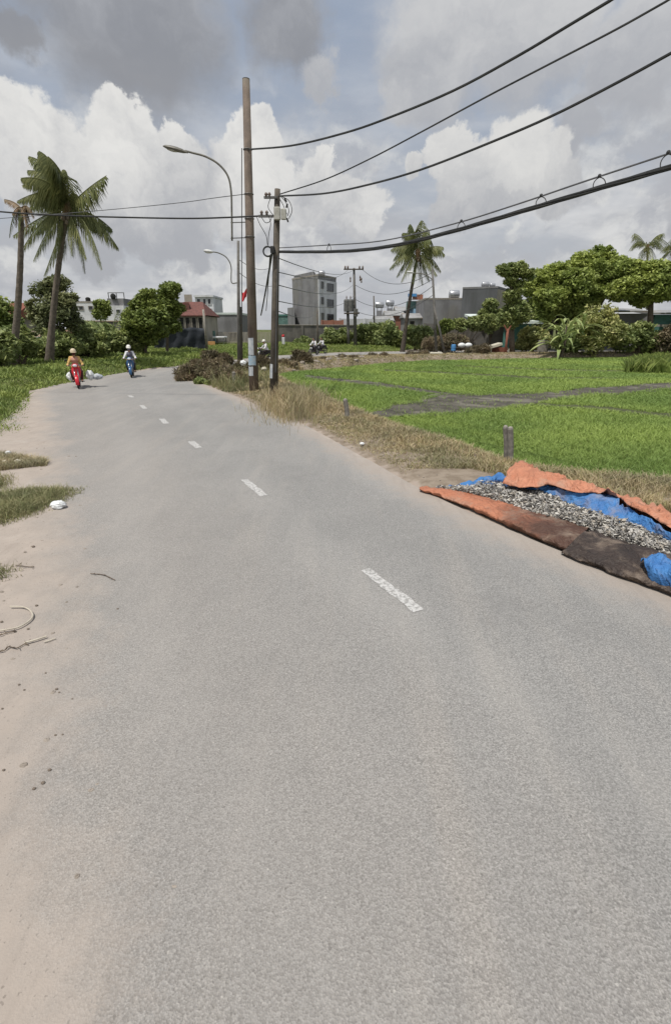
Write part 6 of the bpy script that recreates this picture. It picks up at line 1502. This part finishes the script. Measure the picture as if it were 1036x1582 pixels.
a, b = P(1008, 500, 68), P(1110, 500, 68); t = house('shed', 'green walled shed with a brick base at the right picture edge', [xy(a), xy(b), (b.x, 75), (a.x, 75)], P(1030, 486, 68).z, 'roof_teal', cat='shed'); lean_roof(t, 1004, 1115, 67.6, 6, P(1030, 483, 67.6).z, .2, 'roof_metal')
obj('brick_base', MB().box(((a.x + b.x) / 2, 67.85, .8), (b.x - a.x, .3, 2.0)), M['brick'], t); obj('canopy', MB().box((a.x + 3.2, 67, P(1025, 503, 67).z), (6, 1.6, .25)), M['pale_board'], t)
# the little hut with the tilted board
Yh = 57; t = thing('lean_to', 'low brown lean-to hut with a tilted pale board on top behind the field', 'hut', xy(P(775, 550, Yh)) + (-.1,))
a, b = P(752, 545, Yh), P(786, 545, Yh); zt = P(770, 537, Yh).z
obj('wall', MB().box(((a.x + b.x) / 2, Yh + .8, zt / 2 - .1), (b.x - a.x, .12, zt + .2)).box((a.x + .06, Yh + .4, zt / 2 - .1), (.12, .7, zt + .2)), M['rust'], t)
obj('board_roof', MB().box(tuple((P(752, 537, Yh) + P(770, 532, Yh)) / 2), ((P(770, 533, Yh) - P(751, 538, Yh)).length + .3, 1.4, .28), ry=R(-16), bev=.03), M['pale_board'], t)
for px in (757, 784): q = P(px, 550, Yh - .3); obj('post', MB().tube([(q.x, q.y, -.4), (q.x, q.y, zt - .1)], .08, 6), M['pale_board'], t)
rb = P(779, 553, Yh - .6); t = pole('rusty_pole', 'leaning rusty red pole forked at its top beside the lean-to hut', rb, P(784, 508, Yh - .6), .12, .13, 'rust')
for q in ((778, 502), (789, 503)): obj('fork', MB().tube([P(783, 512, Yh - .6), P(*q, Yh - .6)], [.11, .06], 6), M['rust'], t)
# two white lids on a stand, blue barrel, scrap timber
c = P(718, 535, 56.5); t = thing('lid_stand', 'two round white lids side by side on a post at the back of the field', 'lids', (c.x, c.y, -.2))
for px in (712.5, 723): obj('lid', MB().ball(P(px, 533.5, 56.5), (.42, .3, .27), 14, 8), M['white_plastic'], t, smooth=True)
obj('post', MB().tube([(c.x, c.y, -.4), P(718, 537, 56.5)], .07, 8), M['pole_dark'], t); obj('shelf', MB().box(P(718, 537.2, 56.5), (1.9, .5, .07)), M['pole_dark'], t)
c = P(700, 537, 56); tag(obj('blue_barrel', MB().lathe([(.2, 0), (.26, .06), (.25, .3), (.27, .33), (.25, .6), (.2, .68)], (c.x, c.y, c.z - .35), 12), M['blue_plastic'], base=(c.x, c.y, 0)), 'small blue plastic drum left of the two white lids', 'drum')
c = P(673, 547, 54); tag(obj('stone_slab', MB().box((c.x, c.y, c.z), (1.3, .7, .38), rz=.1, bev=.08), M['pale_board'], base=(c.x, c.y, 0)), 'pale slab lying at the foot of the far lamp pole', 'slab')
q0_, q1_ = P(812, 552, 56), P(846, 546, 57); tag(obj('log', MB().tube([q0_, q0_.lerp(q1_, .5), q1_], [.12, .17, .2], 8), M['post_grey'], base=tuple(q0_)), 'grey fallen log leaning on a block right of the lean-to hut', 'log')
c = P(838, 536, 57.5); tag(obj('concrete_block', MB().box((c.x, c.y, c.z), (1.0, .6, 1.4), bev=.04), M['concrete'], base=(c.x, c.y, 0)), 'upright grey concrete block under the fan plant', 'block')
for px, py, lab in ((786, 551, 'white sack standing right of the rusty pole foot'), (801, 552, 'pale sack in the rubble left of the fallen log'), (445, 566, 'white plastic scrap on the brown bank below the far road')):
    c = P(px, py, 55 if px > 500 else 42); crumple('sack', lab, (c.x, c.y, c.z - .1), (.28, .22, .28), 'white_wall', 'sack', seed=px)
c = P(376, 563, 28); crumple('plastic_bag', 'pale green white bag caught in the brush left of the tallest pole', (c.x, c.y, c.z), (.16, .12, .13), 'white_plastic', 'plastic bag', seed=44)
c = P(408, 572, 26); crumple('plastic_bag', 'pale pinkish bag in the brush between the two tall poles', (c.x, c.y, c.z), (.14, .1, .1), 'pale_board', 'plastic bag', seed=47)
